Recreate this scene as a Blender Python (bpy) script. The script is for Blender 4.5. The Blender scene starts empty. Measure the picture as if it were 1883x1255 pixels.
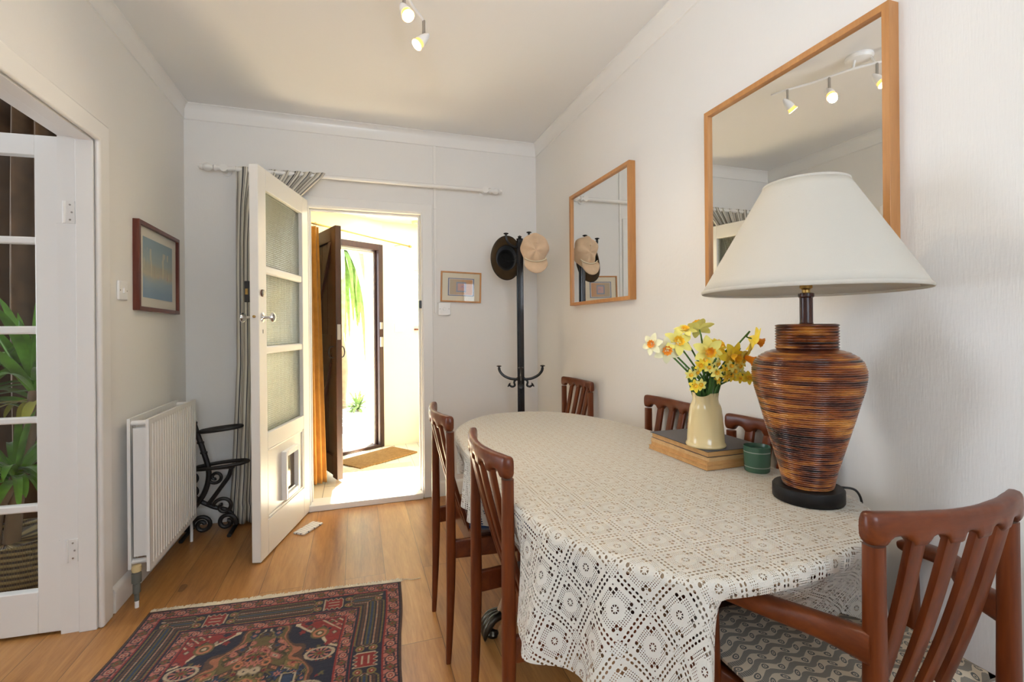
import bpy, bmesh, math, random
import numpy as np
from mathutils import Vector, Matrix
R = math.radians
SC = bpy.context.scene
COL = SC.collection
random.seed(7)

# ------------------------------------------------------------------ camera
cd = bpy.data.cameras.new('camera')
cam = bpy.data.objects.new('camera', cd)
COL.objects.link(cam)
cd.sensor_width = 36.0
cd.lens = 877.0 / 1883.0 * 36.0
cd.shift_x = 0.0
cd.shift_y = -24.0 / 1883.0
cd.clip_start = 0.02
cam.location = (0, 0, 1.2)
cam.rotation_mode = 'QUATERNION'
cam.rotation_quaternion = (Matrix.Rotation(R(-18.1), 3, 'Z') @ Matrix.Rotation(R(90), 3, 'X')
                           @ Matrix.Rotation(R(-0.5), 3, 'Z')).to_quaternion()
SC.camera = cam

# ------------------------------------------------------------------ world, sun, window light, exposure
w = bpy.data.worlds.new('sky')
SC.world = w
w.use_nodes = True
nt = w.node_tree
nt.nodes.clear()
bg = nt.nodes.new('ShaderNodeBackground')
ow = nt.nodes.new('ShaderNodeOutputWorld')
bg.inputs['Color'].default_value = (0.74, 0.86, 1.0, 1)
bg.inputs['Strength'].default_value = 5.0
nt.links.new(bg.outputs[0], ow.inputs[0])


def light(name, kind, loc, target, energy, color, **k):
    l = bpy.data.lights.new(name, kind)
    l.energy = energy
    l.color = color
    for a, b in k.items():
        setattr(l, a, b)
    o = bpy.data.objects.new(name, l)
    COL.objects.link(o)
    o.location = loc
    d = Vector(target) - Vector(loc)
    o.rotation_euler = d.to_track_quat('-Z', 'Y').to_euler()
    return o


light('sun', 'SUN', (0.5, 5.8, 4.4), (0, 4.6, 0), 70.0, (1.0, 0.92, 0.78), angle=R(1.0))
light('daylight_rear_window', 'AREA', (0.20, -1.52, 1.50), (0.15, 0.0, 1.95), 12.0, (0.76, 0.87, 1.0),
      shape='RECTANGLE', size=1.2, size_y=1.1)
light('daylight_side_window', 'AREA', (-3.30, 2.65, 1.4), (-1.2, 2.75, 0.9), 13.0, (0.92, 0.96, 1.0),
      shape='RECTANGLE', size=1.4, size_y=1.5)
light('bounced_flash', 'SPOT', (-0.35, -0.55, 1.75), (0.05, 0.60, 2.6), 66.0, (0.93, 0.96, 1.0), spot_size=R(100), spot_blend=1.0, shadow_soft_size=0.08)
SC.view_settings.view_transform = 'Standard'
SC.view_settings.look = 'None'
SC.view_settings.gamma = 1.0
SC.view_settings.use_curve_mapping = False
SC.view_settings.exposure = 0.52
SC.cycles.max_bounces = 10
SC.cycles.diffuse_bounces = 6
SC.cycles.transparent_max_bounces = 16
SC.cycles.transmission_bounces = 8
SC.cycles.sample_clamp_indirect = 6.0

# ------------------------------------------------------------------ node helpers


class E:
    """Arithmetic on shader sockets."""
    def __init__(s, t, v):
        s.t = t
        s.v = v

    def _m(s, op, *a, clamp=False):
        n = s.t.nodes.new('ShaderNodeMath')
        n.operation = op
        n.use_clamp = clamp
        for i, x in enumerate((s,) + a):
            if isinstance(x, E):
                s.t.links.new(x.v, n.inputs[i])
            else:
                n.inputs[i].default_value = x
        return E(s.t, n.outputs[0])

    def __add__(s, o): return s._m('ADD', o)
    def __sub__(s, o): return s._m('SUBTRACT', o)
    def __mul__(s, o): return s._m('MULTIPLY', o)
    def __truediv__(s, o): return s._m('DIVIDE', o)
    def lt(s, o): return s._m('LESS_THAN', o)
    def gt(s, o): return s._m('GREATER_THAN', o)
    def abs(s): return s._m('ABSOLUTE')
    def fract(s): return s._m('FRACT')
    def floor(s): return s._m('FLOOR')
    def sin(s): return s._m('SINE')
    def pow(s, o): return s._m('POWER', o)
    def mx(s, o): return s._m('MAXIMUM', o)
    def mn(s, o): return s._m('MINIMUM', o)
    def sqrt(s): return s._m('SQRT')
    def band(s, a, b): return s.gt(a) * s.lt(b)
    def clamp(s): return s._m('ADD', 0.0, clamp=True)


class Mat:
    def __init__(s, name, color=(.8, .8, .8), rough=.5, metal=0.0, spec=.5, **k):
        m = bpy.data.materials.new(name)
        m.use_nodes = True
        s.m = m
        s.t = m.node_tree
        s.b = s.t.nodes['Principled BSDF']
        s.out = s.t.nodes['Material Output']
        s.b.inputs['Base Color'].default_value = (*color, 1)
        s.b.inputs['Roughness'].default_value = rough
        s.b.inputs['Metallic'].default_value = metal
        s.b.inputs['Specular IOR Level'].default_value = spec
        for a, b in k.items():
            s.b.inputs[a.replace('_', ' ')].default_value = b

    def n(s, typ, **k):
        nd = s.t.nodes.new(typ)
        for a, b in k.items():
            setattr(nd, a, b)
        return nd

    def l(s, a, b):
        s.t.links.new(a, b)

    def coord(s, kind='Object', scale=(1, 1, 1), rot=(0, 0, 0), loc=(0, 0, 0)):
        tc = s.n('ShaderNodeTexCoord')
        mp = s.n('ShaderNodeMapping')
        mp.inputs['Scale'].default_value = scale
        mp.inputs['Rotation'].default_value = rot
        mp.inputs['Location'].default_value = loc
        s.l(tc.outputs[kind], mp.inputs['Vector'])
        return mp.outputs[0]

    def noise(s, vec, scale=5, detail=4, rough=.5, dist=0):
        n = s.n('ShaderNodeTexNoise')
        n.inputs['Scale'].default_value = scale
        n.inputs['Detail'].default_value = detail
        n.inputs['Roughness'].default_value = rough
        n.inputs['Distortion'].default_value = dist
        s.l(vec, n.inputs['Vector'])
        return n.outputs['Fac']

    def ramp(s, fac, stops, interp='LINEAR'):
        r = s.n('ShaderNodeValToRGB')
        cr = r.color_ramp
        cr.interpolation = interp
        while len(cr.elements) < len(stops):
            cr.elements.new(.5)
        for e, (p, c) in zip(cr.elements, stops):
            e.position = p
            e.color = (*c, 1)
        s.l(fac, r.inputs[0])
        return r.outputs[0]

    def mix(s, fac, a, b, blend='MIX'):
        x = s.n('ShaderNodeMix', data_type='RGBA', blend_type=blend)
        for sock, v in ((x.inputs[0], fac), (x.inputs[6], a), (x.inputs[7], b)):
            if isinstance(v, E):
                v = v.v
            if isinstance(v, (int, float)):
                sock.default_value = v
            elif isinstance(v, tuple):
                sock.default_value = (*v, 1)
            else:
                s.l(v, sock)
        return x.outputs[2]

    def col(s, c):
        s.l(c, s.b.inputs['Base Color'])
        return s

    def bump(s, h, strength=.2, dist=.01):
        b = s.n('ShaderNodeBump')
        b.inputs['Strength'].default_value = strength
        b.inputs['Distance'].default_value = dist
        s.l(h.v if isinstance(h, E) else h, b.inputs['Height'])
        s.l(b.outputs[0], s.b.inputs['Normal'])
        return s

    def sep(s, vec):
        x = s.n('ShaderNodeSeparateXYZ')
        s.l(vec, x.inputs[0])
        return [E(s.t, o) for o in x.outputs]

    def alpha(s, holes):
        """holes = E mask (1 = hole)"""
        tr = s.n('ShaderNodeBsdfTransparent')
        mx = s.n('ShaderNodeMixShader')
        s.l(holes.v, mx.inputs[0])
        s.l(s.b.outputs[0], mx.inputs[1])
        s.l(tr.outputs[0], mx.inputs[2])
        s.l(mx.outputs[0], s.out.inputs[0])
        return s


def paint(name, c, rough=.4, b=.05, sc=60):
    m = Mat(name, c, rough)
    n = m.noise(m.coord(), sc, 3)
    m.bump(n, b, .004)
    return m.m


def wood(name, c1, c2, axis='Z', scale=1.0, rough=.35, band=14, spec=.5, coat=0.0):
    m = Mat(name, c1, rough, spec=spec)
    sc = {'X': (.12, 1, 1), 'Y': (1, .12, 1), 'Z': (1, 1, .1)}[axis]
    v = m.coord('Object', tuple(q * scale for q in sc))
    n1 = m.noise(v, 22, 5, .6, .6)
    n2 = m.noise(v, 160, 3, .5)
    f = (E(m.t, n1) * .75 + E(m.t, n2) * .25)
    c = m.ramp(f.v, [(.3, c2), (.5, tuple((a + b) / 2 for a, b in zip(c1, c2))), (.68, c1)])
    m.col(c)
    m.bump(n2, .06, .002)
    m.b.inputs['Coat Weight'].default_value = coat
    return m.m


# materials
m = Mat('wall_paint', (.79, .77, .735), .75, spec=.25)
n1 = m.noise(m.coord('Object', (40, 40, 4)), 6, 4)
n2 = m.noise(m.coord('Object', (9, 9, 9)), 6, 4)
m.bump(E(m.t, n1) * .6 + E(m.t, n2) * .5, .22, .004)
M_WALL = m.m
M_CEIL = paint('ceiling_paint', (.82, .81, .79), .8, .08, 20)
M_GLOSS = paint('white_gloss_paint', (.82, .80, .76), .28, .05, 25)
M_GLOSS2 = paint('white_door_paint', (.84, .81, .75), .3, .04, 25)
M_RAD = paint('radiator_enamel', (.82, .80, .765), .32, .01, 30)
M_PLASTIC = paint('white_plastic', (.85, .84, .82), .3, .0, 30)
M_HALL = paint('cream_hall_paint', (.90, .83, .64), .8, .1, 20)
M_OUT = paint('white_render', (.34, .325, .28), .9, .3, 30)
M_TEAK = wood('teak', (.18, .041, .008), (.07, .014, .004), 'Z', 1.0, .36, spec=.3, coat=.04)
M_TEAKX = wood('teak_across', (.185, .043, .009), (.075, .015, .004), 'X', 1.0, .34, spec=.35, coat=.06)
M_TEAKY = wood('teak_long', (.185, .043, .009), (.075, .015, .004), 'Y', 1.0, .34, spec=.35, coat=.06)
M_PINE = wood('oak_frame', (.56, .27, .09), (.40, .17, .05), 'Z', 1.0, .35)
M_PINEY = wood('oak_frame_long', (.56, .27, .09), (.40, .17, .05), 'Y', 1.0, .35)
M_DARKDOOR = wood('dark_stained_boards', (.055, .017, .009), (.02, .008, .005), 'Z', 1.2, .4)
M_TABLE = wood('table_veneer', (.60, .47, .34), (.52, .39, .27), 'Y', 1, .5)
M_MAHOG = wood('red_brown_moulding', (.16, .035, .018), (.08, .016, .01), 'Z', 1, .3)
M_BLACK = paint('black_lacquer', (.012, .012, .014), .25, .0)
M_BASE = wood('ebonised_wood', (.010, .008, .007), (.005, .004, .004), 'X', 1, .5, spec=.25)
M_IRON = paint('wrought_iron', (.014, .011, .010), .5, .25, 60)
M_CHROME = Mat('chrome', (.75, .75, .76), .12, 1.0).m
M_STEEL = Mat('dull_steel', (.42, .40, .37), .35, 1.0).m
M_BRASS = Mat('aged_brass', (.55, .36, .12), .3, 1.0).m
M_MIRROR = Mat('mirror_silver', (.87, .88, .87), .0, 1.0).m
M_VALVE = paint('corroded_valve', (.12, .12, .10), .6, .4, 80)
M_BLKPL = paint('black_plastic', (.02, .02, .02), .4, .0)


def glass(name, tint=(1, 1, 1), mixf=.08, rough=.02):
    m = Mat(name, tint, rough)
    tr = m.n('ShaderNodeBsdfTransparent')
    tr.inputs[0].default_value = (*tint, 1)
    gl = m.n('ShaderNodeBsdfGlossy')
    gl.inputs['Roughness'].default_value = rough
    mx = m.n('ShaderNodeMixShader')
    mx.inputs[0].default_value = mixf
    m.l(tr.outputs[0], mx.inputs[1])
    m.l(gl.outputs[0], mx.inputs[2])
    m.l(mx.outputs[0], m.out.inputs[0])
    return m.m


M_GLASS = glass('clear_glass', mixf=.05)
M_GLASS2 = glass('picture_glass', mixf=.02)
# reeded glass
m = Mat('reeded_glass', (.93, .97, .90), .12)
m.b.inputs['Transmission Weight'].default_value = 1.0
m.b.inputs['IOR'].default_value = 1.35
x, y, z = m.sep(m.coord('Object'))
m.bump((z * (2 * math.pi / .011)).sin(), .55, .004)
tr = m.n('ShaderNodeBsdfTransparent')
mx = m.n('ShaderNodeMixShader')
mx.inputs[0].default_value = .25
tr.inputs[0].default_value = (.93, .97, .90, 1)
m.l(m.b.outputs[0], mx.inputs[1])
m.l(tr.outputs[0], mx.inputs[2])
m.l(mx.outputs[0], m.out.inputs[0])
M_REED = m.m

# oak floor
m = Mat('oak_floorboards', (.5, .3, .12), .32, spec=.6)
br = m.n('ShaderNodeTexBrick')
br.offset = .37
br.inputs['Scale'].default_value = 1.0
br.inputs['Mortar Size'].default_value = .0012
br.inputs['Mortar Smooth'].default_value = .1
br.inputs['Brick Width'].default_value = 1.55
br.inputs['Row Height'].default_value = .185
br.inputs['Color1'].default_value = (0, 0, 0, 1)
br.inputs['Color2'].default_value = (1, 1, 1, 1)
br.inputs['Mortar'].default_value = (.5, .5, .5, 1)
m.l(m.coord('Object', (1, 1, 1), (0, 0, R(90)), (.3, .06, 0)), br.inputs['Vector'])
bc = m.n('ShaderNodeSeparateColor')
m.l(br.outputs['Color'], bc.inputs[0])
rnd = E(m.t, bc.outputs[0])
cx_ = m.n('ShaderNodeCombineXYZ')
X, Y, Z = m.sep(m.coord('Object'))
for sock, e in zip(cx_.inputs, (X * 9.0, Y * .8 + rnd * 7.0, rnd * 31.0)):
    m.l(e.v, sock)
g1 = m.noise(cx_.outputs[0], 2.2, 5, .62, 1.2)
g2 = m.noise(cx_.outputs[0], 14, 4, .6, .2)
g3 = m.noise(m.coord('Object', (1, .6, 1)), 5.5, 2, .5)
f = E(m.t, g1) * .6 + E(m.t, g2) * .30 + rnd * .13 + .02
c = m.ramp(f.v, [(.30, (.19, .072, .018)), (.47, (.33, .145, .04)), (.62, (.42, .205, .062)), (.78, (.50, .27, .095))])
knot = E(m.t, g3).gt(.735)
c = m.mix(knot * .6, c, (.07, .032, .014))
c = m.mix(E(m.t, br.outputs['Fac']) * .8, c, (.05, .025, .012))
m.col(c)
m.bump(E(m.t, g2) * .3 - E(m.t, br.outputs['Fac']) * 1.0, .25, .002)
M_FLOOR = m.m

# hall floor: pale painted boards / tiles
m = Mat('pale_hall_boards', (.75, .66, .5), .5)
br = m.n('ShaderNodeTexBrick')
br.inputs['Scale'].default_value = 1.0
br.inputs['Mortar Size'].default_value = .002
br.inputs['Brick Width'].default_value = .6
br.inputs['Row Height'].default_value = .12
br.inputs['Color1'].default_value = (.74, .70, .55, 1)
br.inputs['Color2'].default_value = (.66, .62, .47, 1)
br.inputs['Mortar'].default_value = (.22, .2, .15, 1)
m.l(m.coord('Object', (1, 1, 1), (0, 0, R(90))), br.inputs['Vector'])
m.col(br.outputs['Color'])
M_HFLOOR = m.m


def weave(name, c1, c2, fx, fy, bump=.5, rough=.9):
    m = Mat(name, c1, rough, spec=.1)
    x, y, z = m.sep(m.coord('Object'))
    a = (x * fx).sin() * (y * fy).sin()
    n = E(m.t, m.noise(m.coord(), 40, 3))
    f = (a * .35 + n * .8)
    m.col(m.ramp(f.v, [(.2, c2), (.6, c1)]))
    m.bump(a, bump, .004)
    return m.m


M_JUTE = weave('jute_matting', (.80, .70, .52), (.60, .48, .32), 260, 700)
M_COIR = weave('coir', (.62, .36, .13), (.38, .20, .06), 900, 900, 1.0)


def fabric(name, c, rough=.9, fx=1500, bump=.15, sheen=.2, var=.12):
    m = Mat(name, c, rough, spec=.15)
    m.b.inputs['Sheen Weight'].default_value = sheen
    n = m.noise(m.coord(), 14, 4)
    n2 = m.noise(m.coord(), 420, 2)
    m.col(m.ramp(n, [(.3, tuple(q * (1 - var) for q in c)), (.7, tuple(min(1, q * (1 + var)) for q in c))]))
    m.bump(n2, bump, .002)
    return m.m


M_SHADE = Mat('linen_shade', (.68, .645, .57), .9, spec=.1)
_x, _y, _z = M_SHADE.sep(M_SHADE.coord('UV'))
_n = M_SHADE.noise(M_SHADE.coord('UV', (220, 30, 1)), 5, 3)
_n2 = M_SHADE.noise(M_SHADE.coord('UV', (30, 220, 1)), 5, 3)
M_SHADE.bump(E(M_SHADE.t, _n) + E(M_SHADE.t, _n2), .25, .002)
_t = M_SHADE.n('ShaderNodeBsdfTranslucent')
_t.inputs[0].default_value = (.78, .70, .55, 1)
_mx = M_SHADE.n('ShaderNodeMixShader')
_mx.inputs[0].default_value = .22
M_SHADE.l(M_SHADE.b.outputs[0], _mx.inputs[1])
M_SHADE.l(_t.outputs[0], _mx.inputs[2])
M_SHADE.l(_mx.outputs[0], M_SHADE.out.inputs[0])
M_SHADE = M_SHADE.m
M_YCURT = fabric('mustard_cloth', (.50, .24, .045))
M_BCURT = fabric('bronze_cloth', (.115, .062, .028), .55, sheen=.4, var=.3)
M_JACKET = fabric('brown_quilting', (.10, .065, .045))
M_HATIN = fabric('brown_felt', (.045, .026, .010), .9, var=.3)
M_HATCROWN = fabric('black_lining', (.008, .007, .006), .8, var=.2)
M_CAP = fabric('beige_twill', (.62, .45, .30), .9)
M_CAPBAND = paint('cream_cord', (.70, .62, .45), .6)
M_BLUEC = fabric('navy_cloth', (.02, .05, .12), .9)

# striped curtain (stripes follow the cloth width, UV x in metres)
m = Mat('ticking_stripe_cloth', (.7, .66, .58), .9, spec=.1)
x, y, z = m.sep(m.coord('UV'))
p = (x / .045).fract()
dark = p.band(.08, .20).mx(p.band(.30, .36)).mx(p.band(.62, .68))
grey = p.band(.20, .28).mx(p.band(.70, .84))
c = m.mix(grey * .75, (.70, .66, .57), (.40, .36, .29))
c = m.mix(dark * .95, c, (.05, .05, .06))
m.col(c)
M_STRIPE = m.m

# patterned seat cushion
m = Mat('ogee_print_cotton', (.6, .5, .38), .9, spec=.1)
x, y, z = m.sep(m.coord('Object'))
u = x / .030
v = y / .030
row = (v + (u * math.pi).sin() * .22)
par = (row.floor() * .5).fract() * 2.0
fr = row.fract() - .5
wv = fr.abs()
uu = (u * 1.0 + par * .5).fract() - .5
band = wv.gt(.27) * ((u * 60.0).sin() * .25 + .8).mn(1.0)
d = (uu * uu + fr * fr * .9).sqrt()
ring = d.band(.12, .22).mx(d.lt(.06))
halo = d.lt(.30)
dk = (band * (halo * -1.0 + 1.0)).mx(ring)
m.col(m.mix(dk * .9, (.58, .48, .35), (.10, .105, .105)))
M_OGEE = m.m

# lace: motif period .09 m, holes cut by a mask
m = Mat('crocheted_cotton_lace', (.71, .68, .605), .95, spec=.1)
x, y, z = m.sep(m.coord('UV'))
PX = .09
ux = ((x / PX) + .12).fract() - .5
uy = ((y / PX) + .30).fract() - .5
ax, ay = ux.abs(), uy.abs()
wob = E(m.t, m.noise(m.coord('UV', (60, 60, 1)), 5, 2)) * .35 + .82


def cell(e, pitch, off=0.0):
    return ((e / pitch + off).fract() - .5) * pitch


def dots(ex, ey, px, py, rx, ry):
    a = cell(ex, px) / rx
    b = cell(ey, py) / ry
    return (a * a + b * b).lt((wob).v and wob)


row1 = dots(ax, ay - .435, .11, 1.0, .036, .023) * ax.lt(.36)
# double dotted rows just inside each motif edge (the neighbour supplies the second)
a = (ay - .452)
b = cell(ax, .105)
rowx = ((a / .024) * (a / .024) + (b / .036) * (b / .036)).lt(wob) * ax.lt(.37)
a = (ax - .452)
b = cell(ay, .105)
rowy = ((a / .024) * (a / .024) + (b / .036) * (b / .036)).lt(wob) * ay.lt(.37)
rr = (ux * ux + uy * uy).sqrt()
# clusters of three large holes on the diagonals


def hole(cx, cy, r):
    p = ax - cx
    q = ay - cy
    return ((p * p + q * q).sqrt() / r).lt(wob)


cl = hole(.30, .20, .036).mx(hole(.20, .30, .036)).mx(hole(.205, .205, .030)).mx(hole(.31, .31, .016))
small = dots(ux + .5, uy + .5, .047, .047, .0115, .0115) * rr.band(.21, .36)
sm2 = dots(ux + .5, uy + .5, .047, .047, .010, .010) * (ax.gt(.37) * ay.gt(.37))
ctr = rr.band(.045, .085) * ((ux + uy).abs().gt(.012)) * ((ux - uy).abs().gt(.012)) * ax.gt(.01) * ay.gt(.01)
holes = rowx.mx(rowy).mx(cl).mx(small * ((ax - ay).abs().gt(.0))).mx(sm2).mx(ctr)
kn = dots(x * 1.0, y * 1.0, .0022, .0022, .0009, .0009)
m.bump(E(m.t, m.noise(m.coord('UV', (1, 1, 1)), 700, 2)), .4, .002)
m.b.inputs['Sheen Weight'].default_value = .15
tl = m.n('ShaderNodeBsdfTranslucent')
tl.inputs[0].default_value = (.72, .68, .58, 1)
mt = m.n('ShaderNodeMixShader')
mt.inputs[0].default_value = .2
m.l(m.b.outputs[0], mt.inputs[1])
m.l(tl.outputs[0], mt.inputs[2])
tr = m.n('ShaderNodeBsdfTransparent')
mx = m.n('ShaderNodeMixShader')
m.l(holes.v, mx.inputs[0])
m.l(mt.outputs[0], mx.inputs[1])
m.l(tr.outputs[0], mx.inputs[2])
m.l(mx.outputs[0], m.out.inputs[0])
M_LACE = m.m

# rattan of the lamp: every coil its own tone, dark vertical scorch marks
m = Mat('coiled_rattan', (.35, .13, .04), .28, spec=.5)
tc = m.sep(m.coord('UV'))
coil = (tc[1] / .0052).floor()
cb = m.n('ShaderNodeCombineXYZ')
m.l((tc[0] * 2.2).v, cb.inputs[0])
m.l((coil * .61).v, cb.inputs[1])
na = E(m.t, m.noise(cb.outputs[0], 1.7, 3, .6))
cb2 = m.n('ShaderNodeCombineXYZ')
m.l((tc[0] * 3.0).v, cb2.inputs[0])
m.l((coil * .09).v, cb2.inputs[1])
nb = E(m.t, m.noise(cb2.outputs[0], 1.3, 2, .5))
f = na * .62 + nb * .5
c = m.ramp(f.v, [(.42, (.010, .004, .003)), (.51, (.06, .013, .006)), (.58, (.19, .045, .009)), (.66, (.40, .145, .022)),
                 (.76, (.62, .29, .06))])
m.col(c)
m.b.inputs['Coat Weight'].default_value = .3
M_RATTAN = m.m
M_RATSTEM = wood('dark_bamboo', (.09, .025, .015), (.03, .01, .008), 'Z', 1, .25)
M_CREAM = paint('cream_glaze', (.66, .52, .27), .15, .02, 12)
M_GREENG = Mat('sage_glass', (.055, .13, .085), .25)
_x, _y, _z = M_GREENG.sep(M_GREENG.coord('Object'))
_g = M_GREENG.n('ShaderNodeTexGradient', gradient_type='RADIAL')
M_GREENG.l(M_GREENG.coord('Object'), _g.inputs[0])
_ang = E(M_GREENG.t, _g.outputs['Fac'])
_d = (_ang * 60.0).fract().band(.25, .7) * ((_z - .059).abs().lt(.0012).mx((_z - .016).abs().lt(.0012)))
M_GREENG.col(M_GREENG.mix(_d, (.055, .13, .085), (.62, .66, .6)))
M_GREENG = M_GREENG.m
M_CANDLE = paint('pale_wax', (.45, .52, .42), .5)
M_PETALY = fabric('yellow_petal', (.90, .68, .05), .5, bump=.02)
M_PETALP = fabric('pale_lemon_petal', (.88, .80, .22), .5, bump=.02)
M_PETALW = fabric('cream_petal', (.80, .76, .48), .5, bump=.02)
M_TRUMPO = fabric('orange_trumpet', (.92, .30, .02), .5, bump=.02)
M_TRUMPY = fabric('golden_trumpet', (.93, .50, .02), .5, bump=.02)
M_STEM = fabric('green_stem', (.07, .16, .03), .4, bump=.02)
M_LEAF = fabric('strap_leaf', (.10, .24, .025), .35, bump=.02, var=.45)
M_LEAFY = fabric('yellowing_leaf', (.36, .34, .04), .4, bump=.02)
M_BARK = fabric('fibrous_bark', (.22, .15, .09), .9, bump=.6)
M_PALM = fabric('pale_palm_leaf', (.24, .36, .10), .5, bump=.02, var=.3)
M_PAGES = wood('book_pages', (.62, .36, .14), (.46, .24, .08), 'X', 2, .7)
M_PAGES2 = wood('pale_book_pages', (.66, .45, .22), (.5, .3, .12), 'X', 2, .7)
M_COVER = fabric('dark_brown_bookcloth', (.035, .026, .022), .6)

m = Mat('woven_basket', (.2, .15, .07), .7)
x, y, z = m.sep(m.coord('UV'))
s_ = ((y * 260.0) + (x * 70.0)).sin() * (x * 500.0).sin().abs()
m.col(m.ramp((s_ * .5 + .5).v, [(.35, (.02, .02, .018)), (.62, (.22, .17, .07))]))
m.bump(s_, .6, .006)
M_BASKET = m.m


def emit(name, c, s):
    m = Mat(name, c)
    e = m.n('ShaderNodeEmission')
    e.inputs[0].default_value = (*c, 1)
    e.inputs[1].default_value = s
    m.l(e.outputs[0], m.out.inputs[0])
    return m.m


M_BULB = emit('lit_halogen', (1.0, .80, .48), 14)
M_BULBRING = emit('lit_glass_collar', (1.0, .50, .14), 1.6)

# ------------------------------------------------------------------ mesh helpers


class B:
    def __init__(s):
        s.v = []
        s.f = []
        s.uv = []      # per vertex uv or None

    def add(s, vs, fs, uvs=None):
        o = len(s.v)
        s.v += [tuple(q) for q in vs]
        s.f += [tuple(i + o for i in f) for f in fs]
        s.uv += uvs if uvs else [(0, 0)] * len(vs)
        return s

    def box(s, x0, y0, z0, x1, y1, z1):
        v = [(x0, y0, z0), (x1, y0, z0), (x1, y1, z0), (x0, y1, z0), (x0, y0, z1), (x1, y0, z1), (x1, y1, z1), (x0, y1, z1)]
        return s.add(v, [(0, 3, 2, 1), (4, 5, 6, 7), (0, 1, 5, 4), (1, 2, 6, 5), (2, 3, 7, 6), (3, 0, 4, 7)])

    def obox(s, o, ex, ey, x0, x1, y0, y1, z0, z1):
        """box in a rotated plan frame: o origin, ex, ey unit plan vectors"""
        v = []
        for z in (z0, z1):
            for (a, b) in ((x0, y0), (x1, y0), (x1, y1), (x0, y1)):
                v.append((o[0] + ex[0] * a + ey[0] * b, o[1] + ex[1] * a + ey[1] * b, z))
        return s.add(v, [(0, 3, 2, 1), (4, 5, 6, 7), (0, 1, 5, 4), (1, 2, 6, 5), (2, 3, 7, 6), (3, 0, 4, 7)])

    def sweep(s, pts, rad, seg=10, ex=2.0, up=None, cap=True):
        """tube along pts; rad = r or (ra, rb) per point; superellipse exponent ex; up fixes the frame"""
        pts = [Vector(p) for p in pts]
        n = len(pts)
        if not isinstance(rad, list):
            rad = [rad] * n
        vs, fs, uvs = [], [], []
        prev = None
        L = 0
        for i, p in enumerate(pts):
            t = (pts[min(i + 1, n - 1)] - pts[max(i - 1, 0)])
            if t.length < 1e-9:
                t = Vector((0, 0, 1))
            t.normalize()
            if up is not None:
                a = Vector(up)
                a = (a - t * a.dot(t)).normalized()
            elif prev is None:
                a = Vector((0, 0, 1)) if abs(t.z) < .9 else Vector((1, 0, 0))
                a = (a - t * a.dot(t)).normalized()
            else:
                a = (prev - t * prev.dot(t)).normalized()
            prev = a
            b = t.cross(a)
            ra, rb = rad[i] if isinstance(rad[i], tuple) else (rad[i], rad[i])
            if i:
                L += (p - pts[i - 1]).length
            for k in range(seg):
                th = 2 * math.pi * k / seg
                c, d = math.cos(th), math.sin(th)
                c = math.copysign(abs(c) ** (2 / ex), c)
                d = math.copysign(abs(d) ** (2 / ex), d)
                vs.append(p + a * c * ra + b * d * rb)
                uvs.append((k / seg, L))
        for i in range(n - 1):
            for k in range(seg):
                k2 = (k + 1) % seg
                fs.append((i * seg + k, i * seg + k2, (i + 1) * seg + k2, (i + 1) * seg + k))
        if cap:
            fs.append(tuple(range(seg - 1, -1, -1)))
            fs.append(tuple((n - 1) * seg + k for k in range(seg)))
        return s.add(vs, fs, uvs)

    def lathe(s, prof, seg=32, c=(0, 0, 0), axis=None, cap=True):
        """prof = [(r, z)]; closed ends where r == 0"""
        vs, fs, uvs = [], [], []
        q = Vector((0, 0, 1)).rotation_difference(Vector(axis)) if axis else None
        L = 0
        for i, (r, z) in enumerate(prof):
            if i:
                L += math.hypot(r - prof[i - 1][0], z - prof[i - 1][1])
            for k in range(seg):
                th = 2 * math.pi * k / seg
                p = Vector((r * math.cos(th), r * math.sin(th), z))
                if q:
                    p = q @ p
                vs.append(p + Vector(c))
                uvs.append((k / seg, z))
        n = len(prof)
        for i in range(n - 1):
            for k in range(seg):
                k2 = (k + 1) % seg
                fs.append((i * seg + k, i * seg + k2, (i + 1) * seg + k2, (i + 1) * seg + k))
        if cap:
            if prof[0][0] > 1e-5:
                fs.append(tuple(range(seg - 1, -1, -1)))
            if prof[-1][0] > 1e-5:
                fs.append(tuple((n - 1) * seg + k for k in range(seg)))
        return s.add(vs, fs, uvs)

    def ring(s, x0, z0, x1, z1, fw, y0, y1):
        """mitred rectangular frame in the x-z plane, one closed piece"""
        o = [(x0, z0), (x1, z0), (x1, z1), (x0, z1)]
        i = [(x0 + fw, z0 + fw), (x1 - fw, z0 + fw), (x1 - fw, z1 - fw), (x0 + fw, z1 - fw)]
        vs = [(x, y0, z) for x, z in o + i] + [(x, y1, z) for x, z in o + i]
        fs = []
        for k in range(4):
            j = (k + 1) % 4
            fs += [(k, j, 4 + j, 4 + k), (8 + k, 12 + k, 12 + j, 8 + j), (k, 8 + k, 8 + j, j), (4 + k, 4 + j, 12 + j, 12 + k)]
        return s.add(vs, fs)

    def portal(s, a0, a1, z1, wd, top, d0, d1, fn):
        """upside-down U: inner opening a0..a1 up to z1, legs wd wide, head 'top' high; fn maps (a, depth, z)"""
        poly = [(a0 - wd, 0), (a0, 0), (a0, z1), (a1, z1), (a1, 0), (a1 + wd, 0), (a1 + wd, z1 + top), (a0 - wd, z1 + top)]
        q = [(0, 1, 2, 7), (2, 3, 6, 7), (3, 4, 5, 6)]
        n = 8
        vs = [fn(a, d0, z) for a, z in poly] + [fn(a, d1, z) for a, z in poly]
        fs = [f for f in q] + [tuple(n + k for k in reversed(f)) for f in q]
        fs += [(i, n + i, n + (i + 1) % n, (i + 1) % n) for i in range(n)]
        return s.add(vs, fs)

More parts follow.
